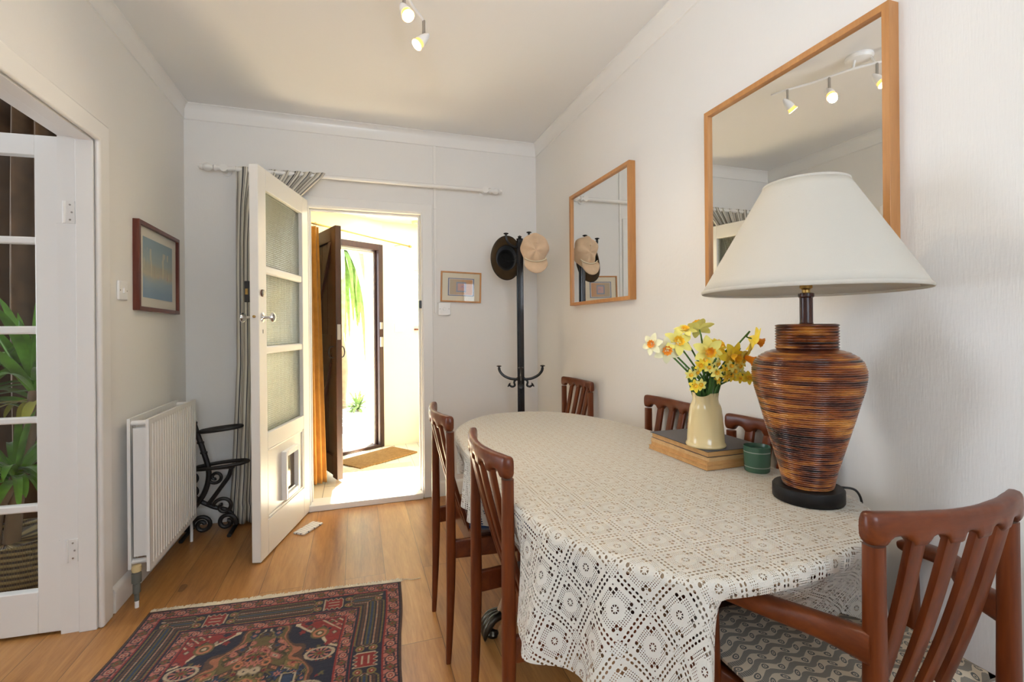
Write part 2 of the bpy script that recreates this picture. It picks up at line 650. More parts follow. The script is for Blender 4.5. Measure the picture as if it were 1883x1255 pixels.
    def grid(s, fn, nu, nv, uvf=None, closed=False):
        vs = [fn(i / nu, j / nv) for j in range(nv + 1) for i in range(nu + 1)]
        uvs = [uvf(i / nu, j / nv) for j in range(nv + 1) for i in range(nu + 1)] if uvf else None
        W = nu + 1
        fs = [(j * W + i, j * W + i + 1, (j + 1) * W + i + 1, (j + 1) * W + i) for j in range(nv) for i in range(nu)]
        return s.add(vs, fs, uvs)

    def prism(s, poly, h0, h1, fn=None):
        """extrude 2D polygon (x, z) between depth h0, h1; fn maps (x, depth, z)"""
        fn = fn or (lambda a, b, c: (a, b, c))
        n = len(poly)
        vs = [fn(x, h0, z) for x, z in poly] + [fn(x, h1, z) for x, z in poly]
        fs = [tuple(range(n)), tuple(range(2 * n - 1, n - 1, -1))]
        fs += [(i, n + i, n + (i + 1) % n, (i + 1) % n) for i in range(n)]
        return s.add(vs, fs)

    def obj(s, name, mat, parent=None, bevel=0, smooth=True, solid=0, sub=0, ang=40, loc=None, rot=None, seg=2):
        me = bpy.data.meshes.new(name)
        me.from_pydata(s.v, [], s.f)
        me.validate()
        ul = me.uv_layers.new(name='UVMap')
        if len(ul.data):
            li = np.empty(len(me.loops), dtype=np.int32)
            me.loops.foreach_get('vertex_index', li)
            arr = np.array(s.uv, dtype=np.float32)[li]
            # mend the seam of closed rings
            ls = np.empty(len(me.polygons), dtype=np.int32)
            lt = np.empty(len(me.polygons), dtype=np.int32)
            me.polygons.foreach_get('loop_start', ls)
            me.polygons.foreach_get('loop_total', lt)
            q = ls[lt == 4]
            if len(q):
                idx = q[:, None] + np.arange(4)[None]
                U = arr[idx, 0]
                bad = (U.max(1) - U.min(1) > .5) & (U.max(1) <= 1.0)
                U2 = np.where(bad[:, None] & (U < .5), U + 1, U)
                arr[idx, 0] = U2
            ul.data.foreach_set('uv', arr.ravel())
        bm = bmesh.new()
        bm.from_mesh(me)
        bmesh.ops.recalc_face_normals(bm, faces=bm.faces)
        bm.to_mesh(me)
        bm.free()
        me.materials.append(mat)
        if smooth:
            me.shade_smooth()
            me.set_sharp_from_angle(angle=R(ang))
        o = bpy.data.objects.new(name, me)
        COL.objects.link(o)
        if parent:
            o.parent = parent
        if loc:
            o.location = loc
        if rot:
            o.rotation_euler = rot
        if solid:
            md = o.modifiers.new('thickness', 'SOLIDIFY')
            md.thickness = solid
            md.offset = 0
        if bevel:
            md = o.modifiers.new('bevel', 'BEVEL')
            md.width = bevel
            md.segments = seg
            md.limit_method = 'ANGLE'
            md.angle_limit = R(50)
        if sub:
            md = o.modifiers.new('sub', 'SUBSURF')
            md.levels = sub
            md.render_levels = sub
        return o


def thing(name, label, cat, loc=(0, 0, 0), rotz=0, group=None):
    o = bpy.data.objects.new(name, None)
    o.empty_display_size = .1
    COL.objects.link(o)
    o.location = loc
    o.rotation_euler = (0, 0, rotz)
    return tag(o, label, cat, group)


def tag(o, label, cat, group=None, kind=None):
    o['label'] = label
    o['category'] = cat
    if group:
        o['group'] = group
    if kind:
        o['kind'] = kind
    return o


def struct(o, label=None, cat=None):
    o['kind'] = 'structure'
    if label:
        o['label'] = label
    if cat:
        o['category'] = cat
    return o


def dup(root, loc, rotz, label, group=None):
    r = root.copy()
    COL.objects.link(r)
    r.location = loc
    r.rotation_euler = (0, 0, rotz)
    r['label'] = label
    if group:
        r['group'] = group
    for ch in list(root.children):
        c = ch.copy()
        COL.objects.link(c)
        c.parent = r
        for g in ch.children:
            d = g.copy()
            COL.objects.link(d)
            d.parent = c
    return r


def catmull(P, n=8, closed=False):
    P = [Vector(p) for p in P]
    N = len(P)
    out = []
    rng = range(N) if closed else range(N - 1)
    for i in rng:
        if closed:
            p0, p1, p2, p3 = P[(i - 1) % N], P[i], P[(i + 1) % N], P[(i + 2) % N]
        else:
            p0, p1, p2, p3 = P[max(i - 1, 0)], P[i], P[i + 1], P[min(i + 2, N - 1)]
        for k in range(n):
            t = k / n
            out.append(.5 * ((2 * p1) + (p2 - p0) * t + (2 * p0 - 5 * p1 + 4 * p2 - p3) * t * t + (3 * p1 - p0 - 3 * p2 + p3) * t ** 3))
    if not closed:
        out.append(P[-1])
    return out


def lerp(a, b, t):
    return a + (b - a) * t


def interp(x, xs, ys):
    return float(np.interp(x, xs, ys))


# ================================================================== ROOM
D, XL, XR, H = 3.418, -1.0, 1.32, 2.604
YR = -1.6
WT = .11
b = B().box(XL - .0, YR, -.05, XR, D + .02, 0)
b.box(-1.12, .6, -.05, XL, 2.36, 0)
struct(b.obj('floor', M_FLOOR, smooth=False), 'oak plank floor of the dining room', 'floor')
struct(B().box(-3.4, -.5, -.05, -1.12, 3.3, 0).obj('floor', M_FLOOR, smooth=False), 'oak plank floor of the side room behind the glazed door', 'floor')
struct(B().box(XL - .12, YR, H, XR + .1, D + .1, H + .06).obj('ceiling', M_CEIL, smooth=False), 'white dining room ceiling', 'ceiling')
struct(B().box(-3.4, -.5, 2.5, -1.12, 3.3, 2.56).obj('ceiling', M_CEIL, smooth=False), 'ceiling of the side room', 'ceiling')
OX0, OX1, OZ = -.305, .462, 2.035
b = B().box(XL - .12, D, -.05, OX0, D + WT, H).box(OX1, D, -.05, XR + .1, D + WT, H).box(OX0, D, OZ, OX1, D + WT, H)
struct(b.obj('wall_back', M_WALL, smooth=False), 'white back wall around the open doorway', 'wall')
LY0, LY1, LZ = .82, 2.36, 1.985
b = B().box(XL - .12, LY1, -.05, XL, D, H).box(XL - .12, YR, -.05, XL, LY0, H).box(XL - .12, LY0, LZ, XL, LY1, H)
struct(b.obj('wall_left', M_WALL, smooth=False), 'white left wall with the picture and radiator', 'wall')
struct(B().box(XR, YR, -.05, XR + .1, D, H).obj('wall_right', M_WALL, smooth=False), 'white right wall carrying the two mirrors', 'wall')
b = B().box(XL, YR - .1, -.05, -.40, YR, H).box(.80, YR - .1, -.05, XR, YR, H).box(-.40, YR - .1, 2.05, .80, YR, H).box(-.40, YR - .1, -.05, .80, YR, .95)
struct(b.obj('wall_front', M_WALL, smooth=False), 'wall behind the camera with a window', 'wall')
wn = struct(thing('window_1', 'white casement window behind the camera', 'window', (.20, YR - .05, .95)))
b = B().ring(-.6, 0, .6, 1.1, .05, -.03, .03).box(-.02, -.03, .05, .02, .03, 1.05)
b.obj('window_frame', M_GLOSS, wn)
B().box(-.55, -.003, .05, .55, .003, 1.05).obj('pane', M_GLASS, wn)

# side room beyond the glazed door
b = B().box(-3.5, -.6, -.05, -3.4, 1.9, 2.56).box(-3.5, 3.2, -.05, -3.4, 3.4, 2.56).box(-3.5, 1.9, 2.2, -3.4, 3.2, 2.56).box(-3.5, 1.9, -.05, -3.4, 3.2, .6)
struct(b.obj('wall_side', M_WALL, smooth=False), 'far left wall of the side room', 'wall')
struct(B().box(-3.4, 3.2, -.05, -1.12, 3.3, 2.56).obj('wall_side', M_WALL, smooth=False), 'wall behind the bronze curtain in the side room', 'wall')
struct(B().box(-3.4, -.6, -.05, -1.12, -.5, 2.56).obj('wall_side', M_WALL, smooth=False), 'near wall of the side room', 'wall')

# cornice + flat frieze board (runs round left, back, right)
def run_profile(prof, name, label, a, bnd, inward):
    """prof in (offset from wall, z)"""
    a, bnd, iv = Vector(a), Vector(bnd), Vector(inward)
    n = len(prof)
    vs = [a + iv * o + Vector((0, 0, z)) for o, z in prof] + [bnd + iv * o + Vector((0, 0, z)) for o, z in prof]
    fs = [tuple(range(n)), tuple(range(2 * n - 1, n - 1, -1))] + [(i, n + i, n + (i + 1) % n, (i + 1) % n) for i in range(n)]
    o = B().add(vs, fs).obj(name, M_GLOSS, ang=50)
    struct(o, label, 'trim')
    return o


CP = [(0, 2.604), (.030, 2.604), (.030, 2.599), (.019, 2.594), (.011, 2.576), (.007, 2.568), (.007, 2.508), (0, 2.505)]
run_profile(CP, 'trim_1', 'white cornice along the left wall', (XL, YR, 0), (XL, D, 0), (1, 0, 0))
run_profile(CP, 'trim_2', 'white cornice along the back wall', (XL, D, 0), (XR, D, 0), (0, -1, 0))
run_profile(CP, 'trim_3', 'white cornice along the right wall', (XR, YR, 0), (XR, D, 0), (-1, 0, 0))
BP = [(0, 0), (.018, 0), (.018, .085), (.012, .10), (0, .105)]
run_profile(BP, 'baseboard_left', 'white skirting on the left wall', (XL, 2.455, 0), (XL, D, 0), (1, 0, 0))
run_profile(BP, 'baseboard_back', 'white skirting left of the doorway', (XL, D, 0), (-.37, D, 0), (0, -1, 0))
run_profile(BP, 'baseboard_back', 'white skirting right of the doorway', (.53, D, 0), (XR, D, 0), (0, -1, 0))
run_profile(BP, 'baseboard_right', 'white skirting on the right wall', (XR, YR, 0), (XR, D, 0), (-1, 0, 0))

# doorway lining in the back wall: architrave, jambs, stop, threshold
b = B().portal(OX0 + .012, OX1 - .012, OZ - .012, .072, .062, D - .012, D, lambda a, d, z: (a, d, z))
struct(b.obj('trim_4', M_GLOSS, bevel=.004), 'white architrave round the back doorway', 'trim')
b = B().portal(OX0 + .012, OX1 - .020, OZ - .020, .011, .019, D + .001, D + WT + .01, lambda a, d, z: (a, d, z))
struct(b.obj('trim_5', M_GLOSS, bevel=.002), 'white lining of the back doorway', 'trim')
b = B().portal(OX0 + .022, OX1 - .034, OZ - .034, .012, .012, D + .048, D + .072, lambda a, d, z: (a, d, z))
struct(b.obj('trim_11', M_GLOSS, bevel=.002), 'white door stop of the back doorway', 'trim')
struct(B().box(OX0, D - .03, 0, OX1 - .02, D + WT + .01, .04).obj('trim_6', M_GLOSS, bevel=.004), 'white threshold of the back doorway', 'threshold')
# surface conduit from cornice to the dimmer
b = B().box(.532, D - .010, 2.055, .552, D, 2.505).box(.534, D - .007, 1.31, .550, D, 2.06)
struct(b.obj('trim_7', M_GLOSS, bevel=.002), 'white cable trunking down to the dimmer', 'trunking')

# left opening: architrave with rounded edge, lining, rebate
b = B().portal(LY0 + .012, LY1 - .012, LZ - .012, .082, .085, XL, XL + .022, lambda a, d, z: (d, a, z))
struct(b.obj('trim_8', M_GLOSS, bevel=.010, seg=3), 'white architrave round the left opening', 'trim')
b = B().portal(LY0 + .015, LY1 - .015, LZ - .015, .014, .014, XL - .06, XL - .001, lambda a, d, z: (d, a, z))
struct(b.obj('trim_9', M_GLOSS, bevel=.002), 'white lining of the left opening', 'trim')
b = B().portal(LY0 + .004, LY1 - .004, LZ - .004, .003, .003, XL - .122, XL - .061, lambda a, d, z: (d, a, z))
struct(b.obj('trim_12', M_GLOSS), 'white rebate of the left opening', 'trim')

# ------------------------------------------------------------------ glazed door leaf swung into the side room (door_1)
d1 = struct(thing('door_1', 'white glazed door leaf opened into the side room', 'door', (-1.098, 2.358, .012), R(-3.5)))
# local: x from 0 to -.70 , y thickness 0..+.04 , z
Wd, Hd = .66, 1.965
b = B().box(-.10, 0, 0, 0, .04, Hd).box(-Wd, 0, 0, -Wd + .10, .04, Hd)
zs = [(0, .165), (.478, .508), (.828, .853), (1.180, 1.212), (1.536, 1.564), (1.885, Hd)]
for z0, z1 in (zs[0], zs[-1]):
    b.box(-Wd + .10, 0, z0, -.10, .04, z1)
b.obj('leaf_frame', M_GLOSS, d1, bevel=.003)
b = B()
for z0, z1 in zs[1:-1]:
    b.box(-Wd + .10, .004, z0, -.10, .036, z1)
b.box(-Wd / 2 - .012, .005, .165, -Wd / 2 + .012, .035, 1.885)
b.obj('glazing_bars', M_GLOSS, d1, bevel=.006)
for i in range(5):
    B().box(-Wd + .10, .017, zs[i][1], -.10, .021, zs[i + 1][0]).obj('pane', M_GLASS, d1, smooth=False)
for z0 in (.27, 1.62):
    hg = B().box(-.002, -.004, z0, .034, .0, z0 + .09).lathe([(.005, -.0), (.005, .09)], 12, (-.001, -.005, z0))
    hg.box(-.03, -.004, z0, 0, 0.0, z0 + .09)
    o = hg.obj('hinge', M_GLOSS, d1)
    sc = B()
    for k in range(3):
        sc.lathe([(.0, 0), (.0035, 0), (.0035, .0015), (0, .0016)], 10, (.018 + .006 * (k % 2), -.004, z0 + .015 + .03 * k), (0, -1, 0))
    sc.obj('screw', M_STEEL, o)

# ------------------------------------------------------------------ white half-glazed door opened into the room (door_2)
A0 = (-.297, 3.402)
dd = Vector((-.25, -.968)).normalized()
ang = math.atan2(dd.y, dd.x)
d2 = struct(thing('door_2', 'white half glazed door standing open into the room', 'door', (A0[0], A0[1], .008), ang))
# local +x runs from hinge to free edge; +y is to the +X side of the room (visible face), door body y -.045..0
WD, HD, T = .702, 2.045, .045


def dbox(b, x0, z0, x1, z1, y0=-T, y1=0):
    return b.box(x0, y0, z0, x1, y1, z1)


b = B()
dbox(b, 0, 0, .10, HD)
dbox(b, .612, 0, WD, HD)
dbox(b, .10, 0, .612, .185)
dbox(b, .10, .56, .612, .645)
dbox(b, .10, 1.935, .612, HD)
b.obj('leaf_frame', M_GLOSS2, d2, bevel=.003)
b = B()
dbox(b, .10, 1.492, .612, 1.535, -T + .006, -.004)
dbox(b, .10, 1.065, .612, 1.106, -T + .006, -.004)
b.obj('glazing_bars', M_GLOSS2, d2, bevel=.008)
for z0, z1 in ((.645, 1.065), (1.106, 1.492), (1.535, 1.935)):
    B().box(.10, -.026, z0, .612, -.021, z1).obj('pane', M_REED, d2, smooth=False)
# lower panel with opening for the flap
b = B()
FX0, FX1, FZ0, FZ1 = .235, .395, .235, .475
dbox(b, .10, .185, FX0, .56, -.032, -.013)
dbox(b, FX1, .185, .612, .56, -.032, -.013)
dbox(b, FX0, .185, FX1, FZ0, -.032, -.013)
dbox(b, FX0, FZ1, FX1, .56, -.032, -.013)
b.obj('panel', M_GLOSS2, d2, smooth=False)
b = B()
for (x0, z0, x1, z1) in ((.10, .185, .114, .56), (.598, .185, .612, .56), (.114, .185, .598, .199), (.114, .546, .598, .56)):
    b.box(x0, -.013, z0, x1, -.002, z1)
b.obj('moulding', M_GLOSS2, d2, bevel=.005)
cf = B()
for y0, y1 in ((-.013, .017), (-.055, -.032)):
    cf.box(FX0 - .022, y0, FZ0 - .02, FX0 + .004, y1, FZ1 + .02).box(FX1 - .004, y0, FZ0 - .02, FX1 + .022, y1, FZ1 + .02)
    cf.box(FX0 + .004, y0, FZ0 - .02, FX1 - .004, y1, FZ0 + .012).box(FX0 + .004, y0, FZ1 - .012, FX1 - .004, y1, FZ1 + .02)
cat = cf.obj('cat_flap', M_PLASTIC, d2, bevel=.004)
cat['label'] = 'white plastic cat flap'
fl = B().box(FX0 + .006, -.012, FZ0 + .014, FX1 - .006, -.008, FZ1 - .014)
fo = fl.obj('flap', glass('smoked_flap', (.62, .55, .46), .18, .08), cat, smooth=False)
fo['label'] = 'smoked see-through flap'
B().box(FX0 + .02, -.006, FZ0 + .012, FX1 - .02, .004, FZ0 + .024).obj('catch', M_STEEL, cat, bevel=.002)


def knob(y, s, name):
    b = B()
    b.lathe([(0, 0), (.026, 0), (.026, .003), (.018, .006), (.010, .008), (.0075, .014), (.0075, .034), (.013, .040), (.024, .047),
             (.027, .053), (.024, .060), (.013, .065), (0, .067)], 28, (.66, y, 1.258), (0, s, 0))
    return b.obj(name, M_CHROME, d2)


knob(0, 1, 'knob')
knob(-T, -1, 'knob')
b = B().lathe([(0, 0), (.017, 0), (.017, .010), (.014, .013), (0, .013)], 24, (.663, 0, 1.385), (0, 1, 0))
o = b.obj('lock_cylinder', M_STEEL, d2)
B().lathe([(0, 0), (.019, 0), (.019, .004), (0, .004)], 24, (.663, 0, 1.385), (0, 1, 0)).obj('collar', M_MAHOG, o)
b = B().prism([(.615, 1.345), (.700, 1.335), (.700, 1.445), (.615, 1.435)], -T - .028, -T)
o = b.obj('rim_lock', M_BLKPL, d2, bevel=.003)
B().box(.700, -T - .02, 1.375, .706, -T - .008, 1.405).obj('latch_bolt', M_BRASS, o)
B().lathe([(0, 0), (.007, 0), (.007, .008), (0, .010)], 14, (.702, -.022, 1.262), (1, 0, 0)).obj('latch_bolt', M_BRASS, d2)
B().box(.654, 0, 1.175, .660, .001, 1.195).obj('keyhole', M_BLKPL, d2)

o = B().box(OX1 - .036, D - .008, 1.345, OX1 - .019, D + .030, 1.40).obj('trim_10', M_BLKPL, bevel=.002)
struct(o, 'black strike box of the rim lock on the right jamb', 'strike plate')

# ------------------------------------------------------------------ HALL
HZ = 2.30
struct(B().box(-.9, D + WT, -.05, 1.4, 5.35, 0).obj('floor', M_HFLOOR, smooth=False), 'pale board floor of the entrance hall', 'floor')
struct(B().box(-.95, D + WT, -.05, -.85, 4.5, HZ).obj('wall_hall', M_HALL, smooth=False), 'cream left wall of the hall', 'wall')
struct(B().box(1.3, D + WT, -.05, 1.4, 5.4, HZ).obj('wall_hall', M_HALL, smooth=False), 'cream right wall of the hall', 'wall')
O = Vector((.262, 5.047))
ee = Vector((-.857, -.515)).normalized()       # to the left along the front wall
nn = Vector((ee.y, -ee.x))                       # towards garden?
if nn.y < 0:
    nn = -nn
b = B()
b.obox(O, ee, nn, .80, 1.40, 0, .16, -.05, HZ)
b.obox(O, ee, nn, 0, .80, 0, .16, 2.06, HZ)
struct(b.obj('wall_hall', M_HALL, smooth=False), 'cream angled wall round the front door', 'wall')
b = B()
fx = [(.275, 5.055), (1.36, 5.19)]
def P4(x0, y0, x1, y1, z0, z1, t=.16):
    return ([(x0, y0, z0), (x1, y1, z0), (x1, y1 + t, z0), (x0, y0 + t, z0), (x0, y0, z1), (x1, y1, z1), (x1, y1 + t, z1), (x0, y0 + t, z1)],
            [(0, 3, 2, 1), (4, 5, 6, 7), (0, 1, 5, 4), (1, 2, 6, 5), (2, 3, 7, 6), (3, 0, 4, 7)])
def yw(x):
    return 5.055 + (x - .275) * .124
for x0, x1, z0, z1 in ((.262, .585, -.05, HZ), (.585, .95, -.05, 1.20), (.585, .95, 1.82, HZ), (.95, 1.36, -.05, HZ)):
    b.add(*P4(x0, yw(x0), x1, yw(x1), z0, z1))
struct(b.obj('wall_hall', M_HALL, smooth=False), 'cream far wall of the hall with a small window', 'wall')
wn = struct(thing('window_2', 'small white window in the far hall wall', 'window', (.585, yw(.585) + .03, 1.20), math.atan(.124)))
b = B().box(0, 0, 0, .035, .05, .62).box(.33, 0, 0, .365, .05, .62).box(.035, 0, 0, .33, .05, .035).box(.035, 0, .585, .33, .05, .62)
b.box(.035, .01, .15, .33, .04, .165).box(.035, .01, .30, .33, .04, .315).box(.035, .01, .45, .33, .04, .465)
b.obj('window_frame', M_GLOSS, wn)
B().box(.035, .022, .035, .33, .026, .585).obj('pane', M_GLASS, wn)
B().box(-.01, -.045, -.015, .37, .02, 0).obj('window_sill', M_MAHOG, wn)
# hall ceiling; rooflight opening added, placed to steer sun onto the hall floor
b = B().box(-.95, D + WT, HZ, 1.4, 4.02, HZ + .05).box(-.95, 4.02, HZ, .10, 5.35, HZ + .05).box(1.15, 4.02, HZ, 1.4, 5.45, HZ + .05).box(.10, 4.85, HZ, 1.15, 5.45, HZ + .05)
struct(b.obj('ceiling', M_HALL, smooth=False), 'cream hall ceiling round the added rooflight', 'ceiling')
wn = struct(thing('window_3', 'added white framed rooflight letting sun into the hall', 'rooflight', (.625, 4.435, HZ + .05)))
b = B().box(-.58, -.46, 0, -.52, .46, .06).box(.52, -.46, 0, .58, .46, .06).box(-.52, -.46, 0, .52, -.41, .06).box(-.52, .41, 0, .52, .46, .06)
b.obj('window_frame', M_GLOSS, wn)
B().box(-.52, -.41, .02, .52, .41, .026).obj('pane', M_GLASS, wn)

# front door frame
fr = struct(thing('door_3', 'dark brown front door frame with its door standing open', 'door', (O.x, O.y, 0), math.atan2(ee.y, ee.x)))
# local x along wall to the left, local y: nn direction?
loc_y = Vector((-math.sin(math.atan2(ee.y, ee.x)), math.cos(math.atan2(ee.y, ee.x))))
sg = 1 if loc_y.dot(nn) > 0 else -1


def fbox(b, x0, x1, y0, y1, z0, z1):
    ya, yb = sorted((y0 * sg, y1 * sg))
    return b.box(x0, ya, z0, x1, yb, z1)


b = B()
fbox(b, 0, .05, -.01, .12, 0, 2.06)
fbox(b, .76, .80, -.01, .12, 0, 2.06)
fbox(b, .05, .76, -.01, .12, 2.0, 2.06)
fbox(b, .05, .065, .04, .10, 0, 2.0)
b.obj('frame', M_DARKDOOR, fr, bevel=.004)
b = B()
fbox(b, .05, .76, -.01, .13, 0, .03)
b.obj('sill', M_DARKDOOR, fr, bevel=.003)
b = B()
fbox(b, .065, .078, .06, .075, .03, 1.99)
fbox(b, .078, .76, .06, .075, 1.975, 1.99)
b.obj('weather_seal', M_GLOSS, fr)
b = B()
fbox(b, .02, .045, -.03, -.01, 1.02, 1.12)
fbox(b, .02, .045, -.025, -.01, 1.2, 1.27)
b.obj('strike_plate', M_STEEL, fr, bevel=.002)
# door leaf (its own part)
hx = O + ee * .775
fe = Vector((-.128, 3.945))
dv = (fe - hx)
Lf = dv.length
dv.normalize()
nv = Vector((dv.y, -dv.x))
if nv.dot(Vector((-1, -.3))) < 0:
    nv = -nv          # visible (hall) side
inv = fr.matrix_basis.inverted() if False else None
Rz = Matrix.Rotation(math.atan2(ee.y, ee.x), 4, 'Z')
Tm = Matrix.Translation((O.x, O.y, 0)) @ Rz
Ti = Tm.inverted()


def leafbox(b, a0, a1, n0, n1, z0, z1):
    vs = []
    for z in (z0, z1):
        for (a, n) in ((a0, n0), (a1, n0), (a1, n1), (a0, n1)):
            p = hx + dv * a + nv * n
            vs.append(Ti @ Vector((p.x, p.y, z)))
    return b.add(vs, [(0, 3, 2, 1), (4, 5, 6, 7), (0, 1, 5, 4), (1, 2, 6, 5), (2, 3, 7, 6), (3, 0, 4, 7)])


b = B()
nb = 6
for i in range(nb):
    a0 = .004 + (Lf - .008) * i / nb
    a1 = .004 + (Lf - .008) * (i + 1) / nb - .004
    leafbox(b, a0, a1, -.022, 0, .035, 2.005)
lf = b.obj('leaf', M_DARKDOOR, fr, bevel=.002)
b = B()
leafbox(b, Lf - .10, Lf, -.024, .022, .03, 2.01)
leafbox(b, 0, .10, -.002, .022, .03, 2.01)
leafbox(b, .10, Lf - .10, 0, .022, 1.90, 2.01)
leafbox(b, .10, Lf - .10, 0, .022, 1.02, 1.16)
leafbox(b, .10, Lf - .10, 0, .022, .05, .20)
b.obj('leaf_frame', M_DARKDOOR, fr, bevel=.003)
b = B()
for (z0, z1) in ((.2, 1.02), (1.16, 1.90)):
    p = []
    for (a, z) in ((.10, z0), (.17, z0), (Lf - .10, z1), (Lf - .17, z1)):
        p.append((a, z))
    vs = []
    for n in (0, .02):
        for a, z in p:
            q = hx + dv * a + nv * n
            vs.append(Ti @ Vector((q.x, q.y, z)))
    b.add(vs, [(0, 1, 2, 3), (7, 6, 5, 4), (0, 4, 5, 1), (1, 5, 6, 2), (2, 6, 7, 3), (3, 7, 4, 0)])
b.obj('brace', M_DARKDOOR, fr, bevel=.002)
b = B()
leafbox(b, Lf - .0005, Lf + .002, -.014, .012, 1.12, 1.24)
leafbox(b, Lf + .0021, Lf + .004, -.004, .004, 1.155, 1.20)
b.obj('lock_plate', M_STEEL, fr)
b = B()
q = hx + dv * (Lf - .06) + nv * .03
pts = [Ti @ Vector((q.x + nv.x * o_, q.y + nv.y * o_, z)) for o_, z in ((-.01, .98), (.02, .985), (.03, 1.02), (.02, 1.06), (-.01, 1.065))]
b.sweep(catmull(pts, 5), .005, 8)
q = hx + dv * (Lf - .05) - nv * .022
pts = [Ti @ Vector((q.x - nv.x * o_, q.y - nv.y * o_, z)) for o_, z in ((0, .98), (.03, .985), (.04, 1.02), (.03, 1.06), (0, 1.065))]
b.sweep(catmull(pts, 5), .005, 8)
b.obj('handle', M_BLKPL, fr)

# hall contents
o = B().obox((-.19, 4.56), (.80, .60), (.60, -.80), 0, .66, 0.0, .36, .001, .016)
mt_ = o.obj('doormat', M_COIR, bevel=.005)
tag(mt_, 'tan coir doormat lying inside the open front door', 'doormat')
o = B().box(-.16, D + WT + .06, .001, .46, 4.36, .006).obj('rug', M_JUTE)
tag(o, 'pale jute rug on the hall floor behind the threshold', 'rug')
rd = thing('curtain_rod', 'thin brass curtain rod above the front door', 'curtain rod', (0, 0, 0))
ra, rb_ = Vector((-.56, 3.92, 2.062)), Vector((.517, 4.93, 2.040))
B().sweep([ra, rb_], .008, 12).obj('pole', M_BRASS, rd)
dr = (rb_ - ra).normalized()
B().lathe([(0, 0), (.013, 0), (.013, .006), (.006, .01), (.014, .022), (.010, .035), (0, .045)], 16, rb_, dr).obj('finial', M_BRASS, rd)
rm = ra.lerp(rb_, .93)
B().sweep([rm, rm + Vector((-nn.x * 0, .0, 0)) + Vector((nn.x, nn.y, 0)) * .12], .005, 8).obj('bracket', M_BRASS, rd)
for k in range(7):
    c = ra.lerp(rb_, .03 + .034 * k)
    bb = B()
    u_ = Vector((0, 0, 1))
    s_ = dr.cross(u_).normalized()
    ring_ = [c + Vector((0, 0, -.004)) + (u_ * math.cos(t) + s_ * math.sin(t)) * .016 for t in [2 * math.pi * i / 16 for i in range(17)]]
    bb.sweep(ring_, .0018, 6).obj('ring', M_BRASS, rd)


def ycf(u, v):
    # u across, v down
    top = Vector((-.53, 3.95, 2.035)).lerp(Vector((-.285, 4.18, 2.035)), u)
    bot = Vector((-.50, 3.86, .012)).lerp(Vector((-.235, 3.99, .012)), u)
    p = top.lerp(bot, v ** 1.2)
    ph = u * 2 * math.pi * 7
    p += Vector((.5, -.8, 0)) * (math.sin(ph + v * 1.2) * .018 * (.6 + .5 * v))
    return p


o = B().grid(ycf, 120, 40, lambda u, v: (u * .9, v * 2)).obj('curtain', M_YCURT, solid=.003)
tag(o, 'mustard yellow door curtain hanging beside the dark front door', 'curtain')


def jk(u, v):
    th = u * 2 * math.pi
    z = 1.40 - v * .58
    r = interp(v, [0, .06, .2, .6, 1], [.03, .08, .10, .105, .11])
    q = .006 * math.sin(v * 60)
    return Vector((-.455 + (r + q) * .8 * math.cos(th), 3.76 + (r * .5 + q) * math.sin(th), z))


o = thing('jacket', 'brown quilted jacket hanging in the hall by the yellow curtain', 'jacket', (0, 0, 0))
B().grid(jk, 40, 40).obj('body', M_JACKET, o)


def slv(p0, p1):
    pts = catmull([p0, ((Vector(p0) + Vector(p1)) / 2 + Vector((.015, -.01, 0))), p1], 8)
    return B().sweep(pts, [.038 + .002 * math.sin(i * 2.2) for i in range(len(pts))], 12)


slv((-.39, 3.74, 1.36), (-.362, 3.73, .86)).obj('sleeve', M_JACKET, o)
slv((-.53, 3.74, 1.36), (-.56, 3.73, .86)).obj('sleeve', M_JACKET, o)
B().sweep(catmull([(-.85, 3.77, 1.46), (-.6, 3.765, 1.46), (-.455, 3.76, 1.44), (-.455, 3.76, 1.36)], 6), .006, 8).obj('hanger', M_STEEL, o)
o = thing('light_switch', 'white light switch on the far cream hall wall', 'light switch', (.42, yw(.42), 1.215), math.atan(.124))
B().box(-.043, -.009, -.043, .043, 0, .043).obj('plate', M_PLASTIC, o, bevel=.003)
B().box(-.006, -.014, -.012, .006, -.009, .012).obj('rocker', M_PLASTIC, o, bevel=.001)
o = thing('holdall', 'dark brown bag standing against the hall wall by the right jamb', 'bag', (.735, 4.98, 0))
B().box(-.075, -.06, 0, .10, .06, .30).obj('body', M_JACKET, o, bevel=.03, seg=4)
B().sweep(catmull([(-.06, -.03, .29), (-.07, -.03, .36), (.03, -.03, .40), (.06, -.03, .30)], 6), .008, 8).obj('handle', M_JACKET, o)
o = thing('smoke_alarm', 'cream round smoke alarm under the hall ceiling by the jamb', 'smoke alarm', (.60, 4.95, HZ))
B().lathe([(0, -.035), (.035, -.035), (.05, -.02), (.052, 0), (0, 0)], 28).obj('housing', M_CREAM, o)

# ------------------------------------------------------------------ GARDEN
o = B().box(-6, 5.2, -.10, 6, 14, -.04).obj('ground_outside', paint('pale_gravel', (.5, .47, .42), .95, .8, 60), smooth=False)
struct(o, 'pale gravel ground outside the front door', 'ground')
o.name = 'floor_outside'
# white garden wall with arch
n_ = 28
xc, hw, zs_, hh = -.45, .57, 1.2, 1.363
arc = [(xc + hw * math.cos(t), zs_ + hh * math.sin(t)) for t in [math.pi * i / n_ for i in range(n_ + 1)]]
b = B()
Y0, Y1 = 6.85, 7.0


def archface(y):
    return y


